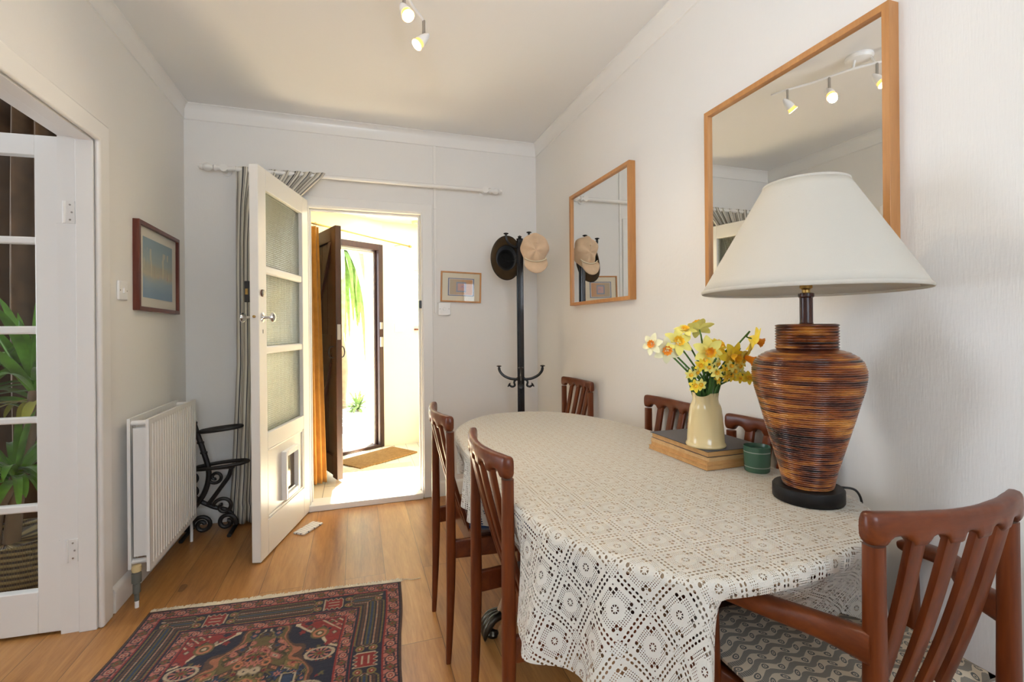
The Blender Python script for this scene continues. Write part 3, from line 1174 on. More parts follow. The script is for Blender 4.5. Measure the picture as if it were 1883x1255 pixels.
top = 3.1
for i in range(n_):
    (xa, za), (xb, zb) = arc[i], arc[i + 1]
    b.add([(xa, Y0, za), (xa, Y0, top), (xb, Y0, top), (xb, Y0, zb), (xa, Y1, za), (xa, Y1, top), (xb, Y1, top), (xb, Y1, zb)],
          [(0, 1, 2, 3), (7, 6, 5, 4), (0, 3, 7, 4), (1, 5, 6, 2)])
b.box(xc + hw, Y0, -.1, 3.0, Y1, top).box(-3.5, Y0, -.1, xc - hw, Y1, top)
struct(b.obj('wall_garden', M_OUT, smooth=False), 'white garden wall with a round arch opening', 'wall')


def strap(b, base, dirv, L, wd, droop, seg=9, twist=0):
    d = Vector(dirv).normalized()
    side = d.cross(Vector((0, 0, 1)))
    if side.length < .05:
        side = Vector((1, 0, 0))
    side.normalize()
    side = Matrix.Rotation(twist, 3, d) @ side
    p = Vector(base)
    vs, fs = [], []
    for i in range(seg + 1):
        t = i / seg
        wv = wd * (math.sin(math.pi * min(1, .12 + t * .88)) ** .6) * (1 if t < 1 else 0) * .5 + .0006
        nrm = side.cross(d).normalized()
        vs += [p - side * wv, p + nrm * wv * .35 * -1, p + side * wv]
        d = (d + Vector((0, 0, -droop / seg * (1 + t * 1.5)))).normalized()
        p = p + d * (L / seg)
    for i in range(seg):
        a = i * 3
        fs += [(a, a + 1, a + 4, a + 3), (a + 1, a + 2, a + 5, a + 4)]
    b.add(vs, fs)


def rosette(c, n, L, wd, rng, up=(.2, 1.2), droop=(.5, 2.0)):
    b = B()
    for k in range(n):
        th = rng.uniform(0, 2 * math.pi)
        el = rng.uniform(*up)
        l = L * rng.uniform(.6, 1.1)
        strap(b, (c[0] + .01 * math.cos(th), c[1] + .01 * math.sin(th), c[2] + rng.uniform(-.03, .03)),
              (math.cos(th) * math.cos(el), math.sin(th) * math.cos(el), math.sin(el)), l, wd * rng.uniform(.8, 1.15), rng.uniform(*droop), 9, rng.uniform(-.5, .5))
    return b


rg = random.Random(3)
pt = thing('palm', 'drooping green palm seen through the garden arch', 'palm tree', (0, 0, 0))
B().sweep(catmull([(-.28, 8.0, -.04), (-.22, 8.0, .6), (-.30, 8.0, 1.3), (-.26, 8.0, 2.3)], 8), [.13, .12, .11, .10] + [.10] * 21, 14).obj('trunk', M_BARK, pt)
b = rosette((-.26, 8.0, 2.35), 150, 2.0, .075, rg, (-.1, .9), (1.8, 3.4))
b.obj('fronds', M_PALM, pt)
for i, (x, y, s, lb) in enumerate(((-.55, 8.4, .5, 'low green shrub left behind the garden arch'), (.02, 7.6, .28, 'small green plant at the foot of the palm'),
                                   (-1.6, 10, 1.4, 'large pale green shrub far behind the garden arch'))):
    sh = thing('shrub', lb, 'shrub', (x, y, -.04))
    rg2 = random.Random(i + 20)
    rosette((0, 0, .05), 50, s, .04, rg2, (.3, 1.5), (.3, 1.6)).obj('leaves', M_PALM, sh)
    B().sweep([(0, 0, 0), (0, 0, .1)], .02, 8).obj('stem', M_BARK, sh)

# ================================================================== BACK WALL ITEMS
# white turned curtain pole
rd = thing('curtain_pole', 'white painted wooden curtain pole across the back wall', 'curtain pole', (0, 0, 0))
B().sweep([(-.80, D - .08, 2.20), (.92, D - .08, 2.198)], .014, 16).obj('pole', M_GLOSS, rd)
fin = [(0, 0), (.014, 0), (.020, .008), (.020, .016), (.012, .022), (.012, .03), (.022, .042), (.026, .055), (.022, .068), (.012, .076), (.017, .084), (.014, .098), (0, .105)]
B().lathe(fin, 20, (-.80, D - .08, 2.20), (-1, 0, 0)).obj('finial', M_GLOSS, rd)
B().lathe(fin, 20, (.92, D - .08, 2.198), (1, 0, 0)).obj('finial', M_GLOSS, rd)
for x in (-.765, .895):
    B().lathe([(0, 0), (.026, 0), (.026, .008), (.011, .014), (.011, .062), (.022, .066), (.022, .094), (0, .094)], 18, (x, D, 2.199), (0, -1, 0)).obj('bracket', M_GLOSS, rd)


def scf(u, v):
    z = 2.215 - v * 2.195
    xl = interp(z, [0, .3, 1.0, 2.1, 2.22], [-.755, -.735, -.70, -.70, -.705])
    xr = interp(z, [0, 1.4, 1.75, 1.95, 2.05, 2.14, 2.185, 2.215], [-.44, -.46, -.45, -.40, -.335, -.25, -.205, -.185])
    if z < .12:
        xr += .02
    x = lerp(xl, xr, u)
    ph = u * 2 * math.pi * 7 + .8 * math.sin(u * 9)
    amp = interp(z, [0, .2, 2.0, 2.2], [.03, .022, .018, .012])
    y = D - .09 + math.sin(ph + .4 * math.sin(z * 2)) * amp - .01 * math.sin(u * 5 + z * 1.3)
    x += .012 * math.cos(ph * 1.0 + 1)
    y = min(y, D - .02 - (.025 if z < .12 else 0))
    return Vector((x, y - (.02 if z < .3 else 0) * (1 - z / .3 if z < .3 else 0), z))


o = B().grid(scf, 220, 70, lambda u, v: (u * .62, v * 2.2)).obj('striped_curtain', M_STRIPE, solid=.002)
tag(o, 'cream and charcoal striped curtain gathered behind the open white door', 'curtain')

# small framed abstract
def picture(name, label, loc, rotz, w_, h_, fw, dep, fm, mount, img, iw, ih, tilt=0, extra=None):
    t = thing(name, label, 'framed picture', loc, rotz)
    t.rotation_euler = (0, tilt, rotz)
    # local: x right, z up, y towards wall (wall at y=0, front at -dep)
    b = B()
    x, z = w_ / 2, h_ / 2
    b.ring(-x, -z, x, z, fw, -dep, 0)
    b.obj('frame', fm, t, bevel=.002)
    mo = B().box(-x + fw, -dep * .45, -z + fw, x - fw, -.001, z - fw).obj('mount', mount, t, smooth=False)
    B().box(-iw / 2, -dep * .45 - .0015, -ih / 2, iw / 2, -dep * .45, ih / 2).obj('print', img, t, smooth=False)
    B().box(-x + fw, -dep * .75, -z + fw, x - fw, -dep * .75 + .0015, z - fw).obj('glazing', M_GLASS2, t, smooth=False)
    return t


M_MOUNT = paint('cream_mount_board', (.70, .63, .48), .8, .02)
M_MOUNT2 = paint('white_mount_board', (.66, .62, .54), .8, .02)
m = Mat('abstract_print', (.6, .4, .3), .8)
x, y, z = m.sep(m.coord('Object'))
c = m.ramp((x * 4.6 + .5).v, [(0, (.42, .36, .25)), (.5, (.50, .34, .22)), (.9, (.55, .27, .12))])
mx1 = x.abs().mx(z.abs() * .98)
c = m.mix(mx1.lt(.036), c, (.25, .29, .36))
c = m.mix(mx1.lt(.026), c, (.53, .33, .29))
nz = E(m.t, m.noise(m.coord(), 60, 2)).gt(.58)
c = m.mix(nz * mx1.lt(.022) * .6, c, (.33, .25, .42))
fr_ = (x.abs() / .094).mx(z.abs() / .062)
c = m.mix(fr_.gt(.94), c, (.15, .17, .26))
c = m.mix(fr_.band(.89, .94), c, (.66, .63, .58))
m.col(c)
picture('framed_picture', 'small orange and blue abstract print in thin oak frame above the dimmer', (.728, D, 1.500), 0,
        .298, .222, .011, .016, M_PINE, M_MOUNT, m.m, .192, .128, tilt=R(1.6))
# generic hazy blue and sand study
m = Mat('seascape_print', (.4, .45, .5), .7)
x, y, z = m.sep(m.coord('Object'))
cm = m.n('ShaderNodeCombineXYZ')
for s0, e0 in zip(cm.inputs, (x * 6.0, y, z * 22.0)):
    m.l(e0.v, s0)
nz = E(m.t, m.noise(cm.outputs[0], 1.0, 4, .6))
zz = (z / .30 + .5) + (nz - .5) * .22
c = m.ramp(zz.v, [(.05, (.20, .30, .42)), (.28, (.30, .38, .44)), (.42, (.46, .42, .32)), (.52, (.40, .38, .30)), (.62, (.33, .39, .39)), (.9, (.25, .34, .39))])
cm2 = m.n('ShaderNodeCombineXYZ')
for s0, e0 in zip(cm2.inputs, (x * 26.0, y, z * 5.0)):
    m.l(e0.v, s0)
nz2 = E(m.t, m.noise(cm2.outputs[0], 1.0, 2, .5)).gt(.60) * (z * -1.0 + .03).abs().lt(.07)
c = m.mix(nz2 * .55, c, (.60, .53, .36))
nz3 = E(m.t, m.noise(cm2.outputs[0], 1.7, 2, .5)).gt(.63) * (z * -1.0 - .01).abs().lt(.03)
c = m.mix(nz3 * .5, c, (.42, .24, .20))
m.col(c)
picture('framed_picture', 'blue and sand seascape print in red-brown frame on the left wall', (XL, 2.965, 1.515), R(90),
        .545, .435, .020, .028, M_MAHOG, M_MOUNT2, m.m, .385, .30, tilt=R(.6))

# dimmer and light switch
o = thing('dimmer_switch', 'white rotary dimmer below the small abstract print', 'dimmer switch', (.603, D, 1.341))
B().box(-.045, -.022, -.045, .045, 0, .045).obj('plate', M_PLASTIC, o, bevel=.004)
B().lathe([(0, 0), (.013, 0), (.012, .010), (0, .011)], 20, (0, -.022, 0), (0, -1, 0)).obj('dial', M_PLASTIC, o)
for s in (-1, 1):
    B().lathe([(0, 0), (.003, 0), (.003, .0015), (0, .0015)], 10, (s * .032, -.022, 0), (0, -1, 0)).obj('screw', M_STEEL, o)
o = thing('light_switch', 'white light switch beside the picture on the left wall', 'light switch', (XL, 2.575, 1.383), R(90))
B().box(-.043, -.010, -.043, .043, 0, .043).obj('plate', M_PLASTIC, o, bevel=.004)
B().box(-.007, -.016, -.012, .007, -.010, .012).obj('rocker', M_PLASTIC, o, bevel=.001)
for s in (-1, 1):
    B().lathe([(0, 0), (.003, 0), (.003, .0015), (0, .0015)], 10, (s * .032, -.010, 0), (0, -1, 0)).obj('screw', M_STEEL, o)

# ================================================================== MIRRORS
def mirror(y0, y1, z0, z1, label):
    t = thing('wall_mirror', label, 'mirror', (XR, (y0 + y1) / 2, (z0 + z1) / 2), R(-90), 'square mirrors on the right wall')
    # local: x = along -Y, y towards wall (world +X) ; front at local y = -dep
    w_, h_, fw, dep = y1 - y0, z1 - z0, .019, .036
    x, z = w_ / 2, h_ / 2
    B().ring(-x, -z, x, z, fw, -dep, 0).obj('frame', M_PINE, t, bevel=.0015)
    B().box(-x + fw, -dep + .012, -z + fw, x - fw, -.004, z - fw).obj('mirror_glass', M_MIRROR, t, smooth=False)
    return t


mirror(2.052, 2.748, 1.336, 2.025, 'farther wooden framed mirror, reflecting the beige cap')
mirror(.846, 1.520, 1.336, 2.022, 'nearer wooden framed mirror, behind the table lamp')

# ================================================================== RADIATOR
rt = thing('radiator', 'white double panel radiator on the left wall under the picture', 'radiator', (0, 0, 0))


def panel(xf, y0, y1, z0, z1, face):
    b = B()
    # face profile along Y with vertical ribs
    n = 20
    ys, xs = [], []
    pitch = (y1 - y0 - .03) / n
    prof = [(y0, 0)]
    for i in range(n):
        a = y0 + .015 + i * pitch
        prof += [(a + pitch * .08, 0), (a + pitch * .24, -.011), (a + pitch * .62, -.011), (a + pitch * .8, 0)]
    prof.append((y1, 0))

    def fn(u, v):
        k = min(int(round(u * (len(prof) - 1))), len(prof) - 1)
        y, o = prof[k]
        z = [z0, z0 + .025, z0 + .045, z1 - .045, z1 - .025, z1][int(round(v * 5))]
        if v < .3 or v > .7:
            o = 0
        return Vector((xf + o * face, y, z))
    b.grid(fn, len(prof) - 1, 5)
    b.box(xf - .014 * face if face > 0 else xf, y0, z0, xf - .002 if face > 0 else xf + .014, y1, z1)
    return b


panel(-.868, 2.49, 3.13, .145, .812, 1).obj('front_panel', M_RAD, rt, ang=30)
panel(-.952, 2.53, 3.13, .145, .812, 1).obj('back_panel', M_RAD, rt, ang=30)
b = B()
for k in range(24):
    y = 2.53 + k * .0245
    b.box(-.944, y, .20, -.882, y + .001, .77)
b.obj('convector_fins', M_RAD, rt, smooth=False)
for z in (.175, .79):
    for y in (2.545, 3.11):
        B().sweep([(-.955, y, z), (-.872, y, z)], .012, 12).obj('header_pipe', M_RAD, rt)
b = B().lathe([(.0, 0), (.009, 0), (.009, .03), (.014, .035), (.014, .07), (.011, .075), (.018, .08), (.018, .12), (.012, .125), (0, .125)], 16, (-.915, 2.478, .03))
b.sweep([(-.915, 2.478, .13), (-.915, 2.505, .165)], .010, 10)
b.obj('valve', M_VALVE, rt)
B().lathe([(0, 0), (.017, 0), (.019, .012), (.017, .024), (0, .026)], 18, (-.915, 2.478, .157)).obj('valve_cap', M_CREAM, rt)
B().sweep([(-.915, 2.478, 0), (-.915, 2.478, .04)], .008, 10).obj('pipe_tail', M_PLASTIC, rt)
B().sweep(catmull([(-.90, 3.15, 0), (-.90, 3.15, .08), (-.90, 3.13, .15)], 5), .008, 10).obj('pipe_tail', M_PLASTIC, rt)
for y in (2.62, 3.0):
    B().box(XL + .001, y, .25, -.967, y + .03, .72).obj('wall_bracket', M_RAD, rt)

# ================================================================== WROUGHT-IRON STAND in the corner
it = thing('iron_stand', 'black wrought iron scroll stand in the corner behind the radiator', 'iron stand', (0, 0, 0))
IY = 3.24


def spiral(c, r0, r1, a0, a1, n=28, y=IY):
    return [Vector((c[0] + lerp(r0, r1, i / n) * math.cos(R(lerp(a0, a1, i / n))), y, c[1] + lerp(r0, r1, i / n) * math.sin(R(lerp(a0, a1, i / n))))) for i in range(n + 1)]


def irn(name, pts, r=.008):
    return B().sweep(pts, r * 1.35, 8).obj(name, M_IRON, it)


# main curved upright, seen leaning from top left to the centre
up = catmull([(-.93, IY, .76), (-.905, IY, .64), (-.865, IY, .50), (-.835, IY, .36), (-.86, IY, .24), (-.93, IY, .13), (-.955, IY, .03)], 7)
irn('upright', up, .011)
up2 = catmull([(-.955, IY + .03, .34), (-.92, IY + .03, .22), (-.83, IY + .03, .15), (-.74, IY + .03, .11), (-.70, IY + .03, .03)], 7)
irn('upright', up2, .010)
for k in range(5):
    c = up[3 + k * 3]
    B().lathe([(0, -.010), (.019, -.005), (.019, .005), (0, .010)], 12, c).obj('collar', M_IRON, it)
for z, r in ((.615, .085), (.40, .11)):
    rg_ = [Vector((-.77 + r * 1.3 * math.cos(t), IY - .0 + r * .55 * math.sin(t), z + .01 * math.cos(t))) for t in [2 * math.pi * i / 36 for i in range(37)]]
    irn('hoop', rg_, .008)
b = B().box(-.95, IY - .012, .375, -.70, IY + .012, .39)
b.obj('shelf_bar', M_IRON, it)
irn('scroll', spiral((-.925, .33), .035, .010, 90, -400), .007)
irn('scroll', spiral((-.925, .26), .035, .010, -90, 400), .007)
irn('scroll', spiral((-.80, .33), .040, .010, 200, 640), .007)
irn('scroll', catmull([(-.715, IY, .39), (-.73, IY, .33), (-.77, IY, .27), (-.84, IY, .17)], 6), .009)
irn('scroll', spiral((-.76, .15), .055, .015, 170, -250), .008)
irn('scroll', spiral((-.87, .055), .055, .012, 200, -350), .009)
irn('scroll', spiral((-.745, .055), .052, .012, -20, 430), .009)
irn('scroll', spiral((-.945, .06), .04, .012, 200, -200), .009)
for x in (-.95, -.71):
    irn('foot', [(x, IY - .10, .01), (x, IY + .12, .01)], .009)
# folded papers by the door hinge
nk = B().obox((-.36, 3.06), (.55, .83), (.83, -.55), 0, .17, 0, .075, .001, .012)
m = Mat('striped_paper', (.75, .72, .66), .8)
x, y, z = m.sep(m.coord('Object'))
q = ((x * .5 - y) / .028).fract().lt(.16)
m.col(m.mix(q, (.78, .75, .70), (.10, .09, .09)))
o = nk.obj('folded_paper', m.m, bevel=.003)
tag(o, 'folded white and black striped paper wedged on the floor by the white door', 'folded paper')

# ================================================================== CEILING SPOTLIGHT BAR
ct = thing('ceiling_spotlight_bar', 'white wavy spotlight bar with lit halogen heads on the ceiling', 'ceiling light', (0, 0, 0))
B().lathe([(0, 0), (.062, 0), (.065, -.01), (.058, -.022), (.03, -.03), (0, -.031)], 36, (.085, 1.80, H)).obj('ceiling_rose', M_PLASTIC, ct)
bar = catmull([(.31, 2.14, 2.525), (.285, 2.06, 2.522), (.225, 1.97, 2.522), (.185, 1.88, 2.522), (.15, 1.80, 2.522), (.10, 1.73, 2.522), (.05, 1.66, 2.522), (.04, 1.56, 2.522), (.00, 1.44, 2.522), (-.05, 1.36, 2.525)], 6)
B().sweep(bar, .0065, 10).obj('bar', M_PLASTIC, ct)
B().sweep([(.13, 1.80, 2.525), (.115, 1.80, 2.58)], .006, 8).obj('strut', M_PLASTIC, ct)
B().sweep([(.06, 1.73, 2.525), (.055, 1.76, 2.585)], .006, 8).obj('strut', M_PLASTIC, ct)
heads = [((.286, 2.055), (-.63, -.18, -.75)), ((.187, 1.885), (.26, -.50, -.82)), ((.085, 1.71), (-.1, -.5, -.8)), ((.0, 1.46), (.3, .3, -.8))]
for (hx_, hy_), dv_ in heads:
    dv_ = Vector(dv_).normalized()
    jp = Vector((hx_, hy_, 2.455))
    hd = B()
    base = jp - dv_ * .035 + Vector((0, 0, -.012))
    hd.lathe([(0, 0), (.006, .002), (.013, .015), (.019, .035), (.022, .055), (.0225, .064), (.020, .064), (.018, .055), (0, .05)], 24, base, dv_)
    h_ = hd.obj('spot_head', M_PLASTIC, ct)
    B().sweep([(hx_, hy_, 2.52), (hx_, hy_, 2.455)], .0065, 12).obj('knuckle', M_STEEL, h_)
    B().lathe([(.019, .064), (.021, .067), (.019, .070), (.024, .080), (.026, .084), (.0, .082)], 24, base, dv_, cap=False).obj('bulb_collar', M_BULBRING, h_)
    B().lathe([(0, .0842), (.0235, .0842), (.0235, .0855), (0, .0865)], 24, base, dv_).obj('bulb_face', M_BULB, h_)
    p = base + dv_ * .10
    light('halogen_beam', 'SPOT', p, p + dv_, 11.0, (1.0, .80, .55), spot_size=R(110), spot_blend=.8, shadow_soft_size=.02)

# ================================================================== SIDE ROOM CONTENTS
def bcf(u, v):
    z = 2.42 - v * 2.40
    x = lerp(-2.5, -1.14, u)
    ph = u * 2 * math.pi * 15
    y = 3.08 + math.sin(ph + .5 * math.sin(v * 4)) * .045 + .02 * math.sin(ph * .37 + v * 2)
    return Vector((x, y, z))


o = B().grid(bcf, 300, 20).obj('bronze_curtain', M_BCURT, solid=.003)
tag(o, 'long bronze brown curtain seen through the glazed door panes', 'curtain')
bk = thing('planter_basket', 'black and tan woven basket behind the bottom pane of the glazed door', 'basket', (-1.50, 2.74, 0))
prof = [(0, .0), (.15, .0), (.175, .02), (.195, .12), (.205, .24), (.208, .29), (.195, .29), (.19, .26), (0, .255)]
B().lathe(prof, 56).obj('body', M_BASKET, bk)
for s in (-1, 1):
    pts = catmull([(-.06, s * .205, .19), (-.05, s * .225, .215), (0, s * .235, .22), (.05, s * .225, .215), (.06, s * .205, .19)], 6)
    B().sweep(pts, .009, 8).obj('handle', M_BLKPL, bk)
pl = thing('potted_plant', 'tall strap leaved green plant growing in the woven basket', 'plant', (-1.48, 2.74, .26))
rg = random.Random(11)
B().sweep(catmull([(.0, 0, -.003), (.03, -.01, .25), (.08, -.02, .5), (.10, -.03, .68)], 6), [.030 - .0006 * i for i in range(19)], 12).obj('stem', M_BARK, pl)
B().sweep(catmull([(-.05, -.02, -.003), (-.03, -.03, .15), (.05, -.06, .30)], 6), .022, 12).obj('stem', M_BARK, pl)
B().sweep(catmull([(-.08, .03, -.003), (-.12, .02, .3), (-.14, .0, .62)], 6), .022, 12).obj('stem', M_BARK, pl)
def clampx(b, lim):
    b.v = [((lim + .25 * math.tanh((x - lim) / .25) * .0 if x > lim else x), y, z) for x, y, z in b.v]
    return b


clampx(rosette((.10, -.03, .70), 34, .40, .042, rg, (.75, 1.45), (.1, .9)), .31).obj('leaf_crown', M_LEAF, pl)
clampx(rosette((.05, -.06, .31), 34, .30, .036, rg, (.2, 1.4), (.3, 1.9)), .31).obj('leaf_crown', M_LEAF, pl)
clampx(rosette((-.14, .0, .64), 26, .48, .04, rg, (.2, 1.3), (.4, 1.9)), .31).obj('leaf_crown', M_LEAF, pl)
clampx(rosette((.10, -.03, .62), 9, .24, .034, rg, (-.2, .6), (.6, 2.2)), .31).obj('old_leaf', M_LEAFY, pl)

# ================================================================== COAT STAND + HATS
SX, SY = 1.0625, 3.066
cs = thing('coat_stand', 'black coat stand in the back right corner', 'coat stand', (SX, SY, 0))
b = B().sweep([(0, 0, .05), (0, 0, 1.80)], (.019, .019), 8, ex=6, up=(1, 0, 0))
b.box(-.006, -.0235, .12, .006, .0235, 1.78)
b.box(-.0235, -.006, .12, .0235, .006, 1.78)
b.obj('pole', M_BLACK, cs, bevel=.001)


def knobend(b, p, d):
    b.lathe([(0, 0), (.007, 0), (.006, .006), (.016, .010), (.018, .014), (.010, .018), (0, .019)], 16, p, d)


for k in range(4):
    a = R(-19 + 90 * k)
    cx_, sx_ = math.cos(a), math.sin(a)
    # lower double hook
    P_ = [(.02, .85), (.07, .855), (.115, .875), (.142, .905), (.148, .930)]
    b = B().sweep(catmull([(cx_ * r, sx_ * r, z) for r, z in P_], 5), [(.009, .006)] * 21, 10)
    knobend(b, (cx_ * .148, sx_ * .148, .928), (0, 0, 1))
    P_ = [(.02, .86), (.045, .835), (.042, .808), (.06, .800), (.072, .806)]
    b.sweep(catmull([(cx_ * r, sx_ * r, z) for r, z in P_], 5), [(.007, .005)] * 21, 10)
    knobend(b, (cx_ * .070, sx_ * .070, .806), (cx_ * .8, sx_ * .8, .5))
    b.obj('lower_hook', M_BLACK, cs)
    a += R(-56)
    cx_, sx_ = math.cos(a), math.sin(a)
    P_ = [(.0, 1.745), (.05, 1.75), (.085, 1.765), (.105, 1.79), (.11, 1.82)]
    b = B().sweep(catmull([(cx_ * r, sx_ * r, z) for r, z in P_], 5), [(.009, .006)] * 21, 10)
    knobend(b, (cx_ * .11, sx_ * .11, 1.818), (0, 0, 1))
    b.obj('upper_hook', M_BLACK, cs)
    P_ = [(.01, .22), (.06, .20), (.13, .12), (.19, .03), (.20, .012)]
    a = R(45 + 90 * k)
    B().sweep(catmull([(math.cos(a) * r, math.sin(a) * r, z) for r, z in P_], 5), [(.011, .008)] * 21, 10).obj('foot', M_BLACK, cs)
B().lathe([(0, 1.80), (.022, 1.80), (.024, 1.806), (.01, 1.812), (.014, 1.822), (0, 1.83)], 16).obj('finial', M_BLACK, cs)

# brown hat, seen from below
ht = thing('brown_hat', 'dark brown wide brimmed felt hat on the left hook of the coat stand', 'hat', (.978, 3.10, 1.680))
ht.rotation_euler = (R(86), R(0), R(-14))   # local +z (under side) faces the camera


def brim(u, v):
    th = u * 2 * math.pi
    rx = lerp(.072, .105, v) * (1 if True else 1)
    ry = lerp(.088, .152, v)
    z = .012 * math.sin(th * 2 + .6) * v * v - .03 * v * v * abs(math.cos(th)) ** 2
    return Vector((rx * math.cos(th), ry * math.sin(th), z))


hb = B().grid(brim, 64, 8).obj('brim', M_HATIN, ht, solid=.003)
ed = [brim(i / 64, 1.0) for i in range(65)]
B().sweep(ed, .003, 8).obj('brim_edge', M_HATCROWN, hb)


def crown(u, v):
    th = u * 2 * math.pi
    k = interp(v, [0, .7, .9, 1], [1, .85, .6, 0.0])
    zz = -interp(v, [0, .7, .9, 1], [0, .085, .105, .10])
    return Vector((.072 * k * math.cos(th), .088 * k * math.sin(th), zz))


B().grid(crown, 48, 10).obj('crown', M_HATCROWN, ht, solid=.003)

cp = thing('beige_cap', 'beige baker boy cap with corded band on the coat stand', 'cap', (1.113, 2.915, 1.700))
cp.rotation_euler = (R(12), 0, R(-12))


def capc(u, v):
    th = u * 2 * math.pi
    ph = v * math.pi
    # puffy oval, flattened front to back, eight soft panel seams
    r = .092 * (1 + .018 * math.cos(8 * th))
    rim = math.sin(ph) ** .75
    x = r * rim * math.cos(th) * (1 + .05 * math.sin(3 * th))
    z = r * 1.14 * rim * math.sin(th) + .012
    y = -math.cos(ph) * .052 - .012 * math.sin(5 * th + 1) * rim
    return Vector((x, y, z))


B().grid(capc, 64, 24).obj('crown', M_CAP, cp)
B().lathe([(0, 0), (.008, 0), (.006, .004), (0, .005)], 14, (.005, -.055, .06), (0, -1, 0)).obj('button', M_CAP, cp)


def peak(u, v):
    a = lerp(-1.15, 1.15, u)
    inner = Vector((.078 * math.sin(a), -.035 - .022 * math.cos(a), -.028 - .036 * math.cos(a)))
    outer = Vector((.082 * math.sin(a) * 1.0, -.055 - .045 * math.cos(a), -.045 - .088 * math.cos(a)))
    p = inner.lerp(outer, v)
    p.y -= .012 * math.sin(v * math.pi)
    return p


B().grid(peak, 30, 8).obj('peak', M_CAP, cp, solid=.004)
B().sweep([peak(i / 30, 0) + Vector((0, -.006, .004)) for i in range(31)], .0035, 8).obj('cord', M_CAPBAND, cp)

# ================================================================== CHAIRS


def make_chair(label, group, loc, rotz, arms=False):
    t = thing('dining_chair', label, 'chair', loc, rotz, group)
    hw = .168
    yb = -.205
    zt = .825
    fwx = .205 if not arms else .262
    fy = .185
    for s in (-1, 1):
        pts = [(s * hw * .99, yb - .012, 0), (s * hw, yb - .003, .22), (s * hw, yb, .42), (s * hw, yb, .62), (s * hw, yb, zt + .004)]
        B().sweep(catmull(pts, 3), [(.009, .009), (.011, .011), (.0125, .0125), (.014, .014), (.0155, .0155), (.0165, .017), (.017, .018), (.0165, .018),
                                    (.016, .0175), (.0155, .017), (.015, .0165), (.0145, .016), (.0145, .0155)], 16, ex=3, up=(0, 1, 0)).obj('leg', M_TEAK, t)
        top = .445 if not arms else .635
        lx, ly = (fwx, fy) if not arms else (.292, .050)
        pts = [(s * lx, ly, 0), (s * lx, ly, .25), (s * lx, ly, .40), (s * lx, ly, top)]
        B().sweep(pts, [(.011, .011), (.016, .016), (.019, .019), (.018, .018) if not arms else (.014, .014)], 16, ex=3, up=(0, 1, 0)).obj('leg', M_TEAK, t)
    b = B()
    zf0, zf1 = .372, .442
    for s in (-1, 1):
        b.sweep([(s * hw, yb + .012, (zf0 + zf1) / 2), (s * (fwx - .005), fy - .01, (zf0 + zf1) / 2)], (.034, .011), 12, ex=5, up=(0, 0, 1))
    b.box(-fwx + .015, fy - .012, zf0, fwx - .015, fy + .012, zf1)
    b.box(-hw * .99, yb + .080, .375, hw * .99, yb + .112, .446)
    b.obj('seat_frame', M_TEAKX, t, bevel=.003)
    # drop-in seat pad
    def pad(u, v, w=1):
        x = (u - .5) * 2
        y = v
        W = lerp(hw - .005, fwx - .022, v)
        return Vector((x * W, lerp(yb + .112, fy - .016, v), .448 + .014 * (1 - x ** 6) * (1 - (2 * v - 1) ** 6)))
    b = B().grid(pad, 16, 14)
    b.grid(lambda u, v: Vector((pad(u, v).x, pad(u, v).y, .425)), 16, 14)
    vs = b.v
    b.box(-hw + .012, yb + .113, .422, hw - .012, fy - .02, .447)
    b.obj('seat', M_SEATPAD, t)
    # top rail
    n = 72
    vs, fs = [], []
    K = 16
    Wr = .190
    gaps = [-.140, -.070, 0, .070, .140]
    for i in range(n + 1):
        x = lerp(-Wr, Wr, i / n)
        q = abs(x) / Wr
        y = yb - .034 * (1 - q * q)
        ztp = .884 + .004 * q
        zb = .832 - .002 * (1 - q)
        for g in gaps:
            dxx = abs(x - g)
            if dxx < .020:
                zb = max(zb, .834 + .014 * math.sqrt(1 - (dxx / .020) ** 2))
        endk = 1.0 if q < .94 else math.sqrt(max(0.0, 1 - ((q - .94) / .06) ** 2)) * .75 + .25
        thk = .0145 * (.8 + .2 * q) * (endk * .5 + .5)
        hgt = (ztp - zb) / 2
        zc = (ztp + zb) / 2
        hg = hgt * (endk * .35 + .65)
        for k in range(K):
            th = 2 * math.pi * k / K
            c, d = math.cos(th), math.sin(th)
            c = math.copysign(abs(c) ** .6, c)
            d = math.copysign(abs(d) ** .6, d)
            vs.append((x, y + c * thk, zc + d * hg))
    for i in range(n):
        for k in range(K):
            k2 = (k + 1) % K
            fs.append((i * K + k, i * K + k2, (i + 1) * K + k2, (i + 1) * K + k))
    fs += [tuple(range(K)), tuple(n * K + k for k in range(K))]
    B().add(vs, fs).obj('top_rail', M_TEAKX, t, ang=60)
    for x in (-.105, -.035, .035, .105):
        q = x / Wr
        yt = yb - .034 * (1 - q * q)
        pts = catmull([(x * lerp(1, .86, q_), lerp(yt, yb + .098, q_) - .010 * math.sin(math.pi * q_), .842 - .442 * q_) for q_ in (0, .25, .5, .75, 1)], 5)
        B().sweep(pts, [(lerp(.0185, .017, i / 20), .0075) for i in range(21)], 12, ex=4, up=(1, 0, 0)).obj('slat', M_TEAK, t)
    if arms:
        for s in (-1, 1):
            pts = catmull([(s * (hw + .004), yb, .655), (s * (hw + .03), yb + .07, .655), (s * .262, -.06, .665), (s * .287, .02, .658), (s * .292, .072, .648)], 6)
            nn_ = len(pts)
            rr_ = []
            for i in range(nn_):
                u = i / (nn_ - 1)
                rr_.append((interp(u, [0, .25, .5, .9, 1], [.030, .022, .017, .016, .010]), interp(u, [0, .3, .8, 1], [.018, .020, .024, .014])))
            B().sweep(pts, rr_, 16, ex=3, up=(0, 0, 1)).obj('armrest', M_TEAKY, t)
    return t


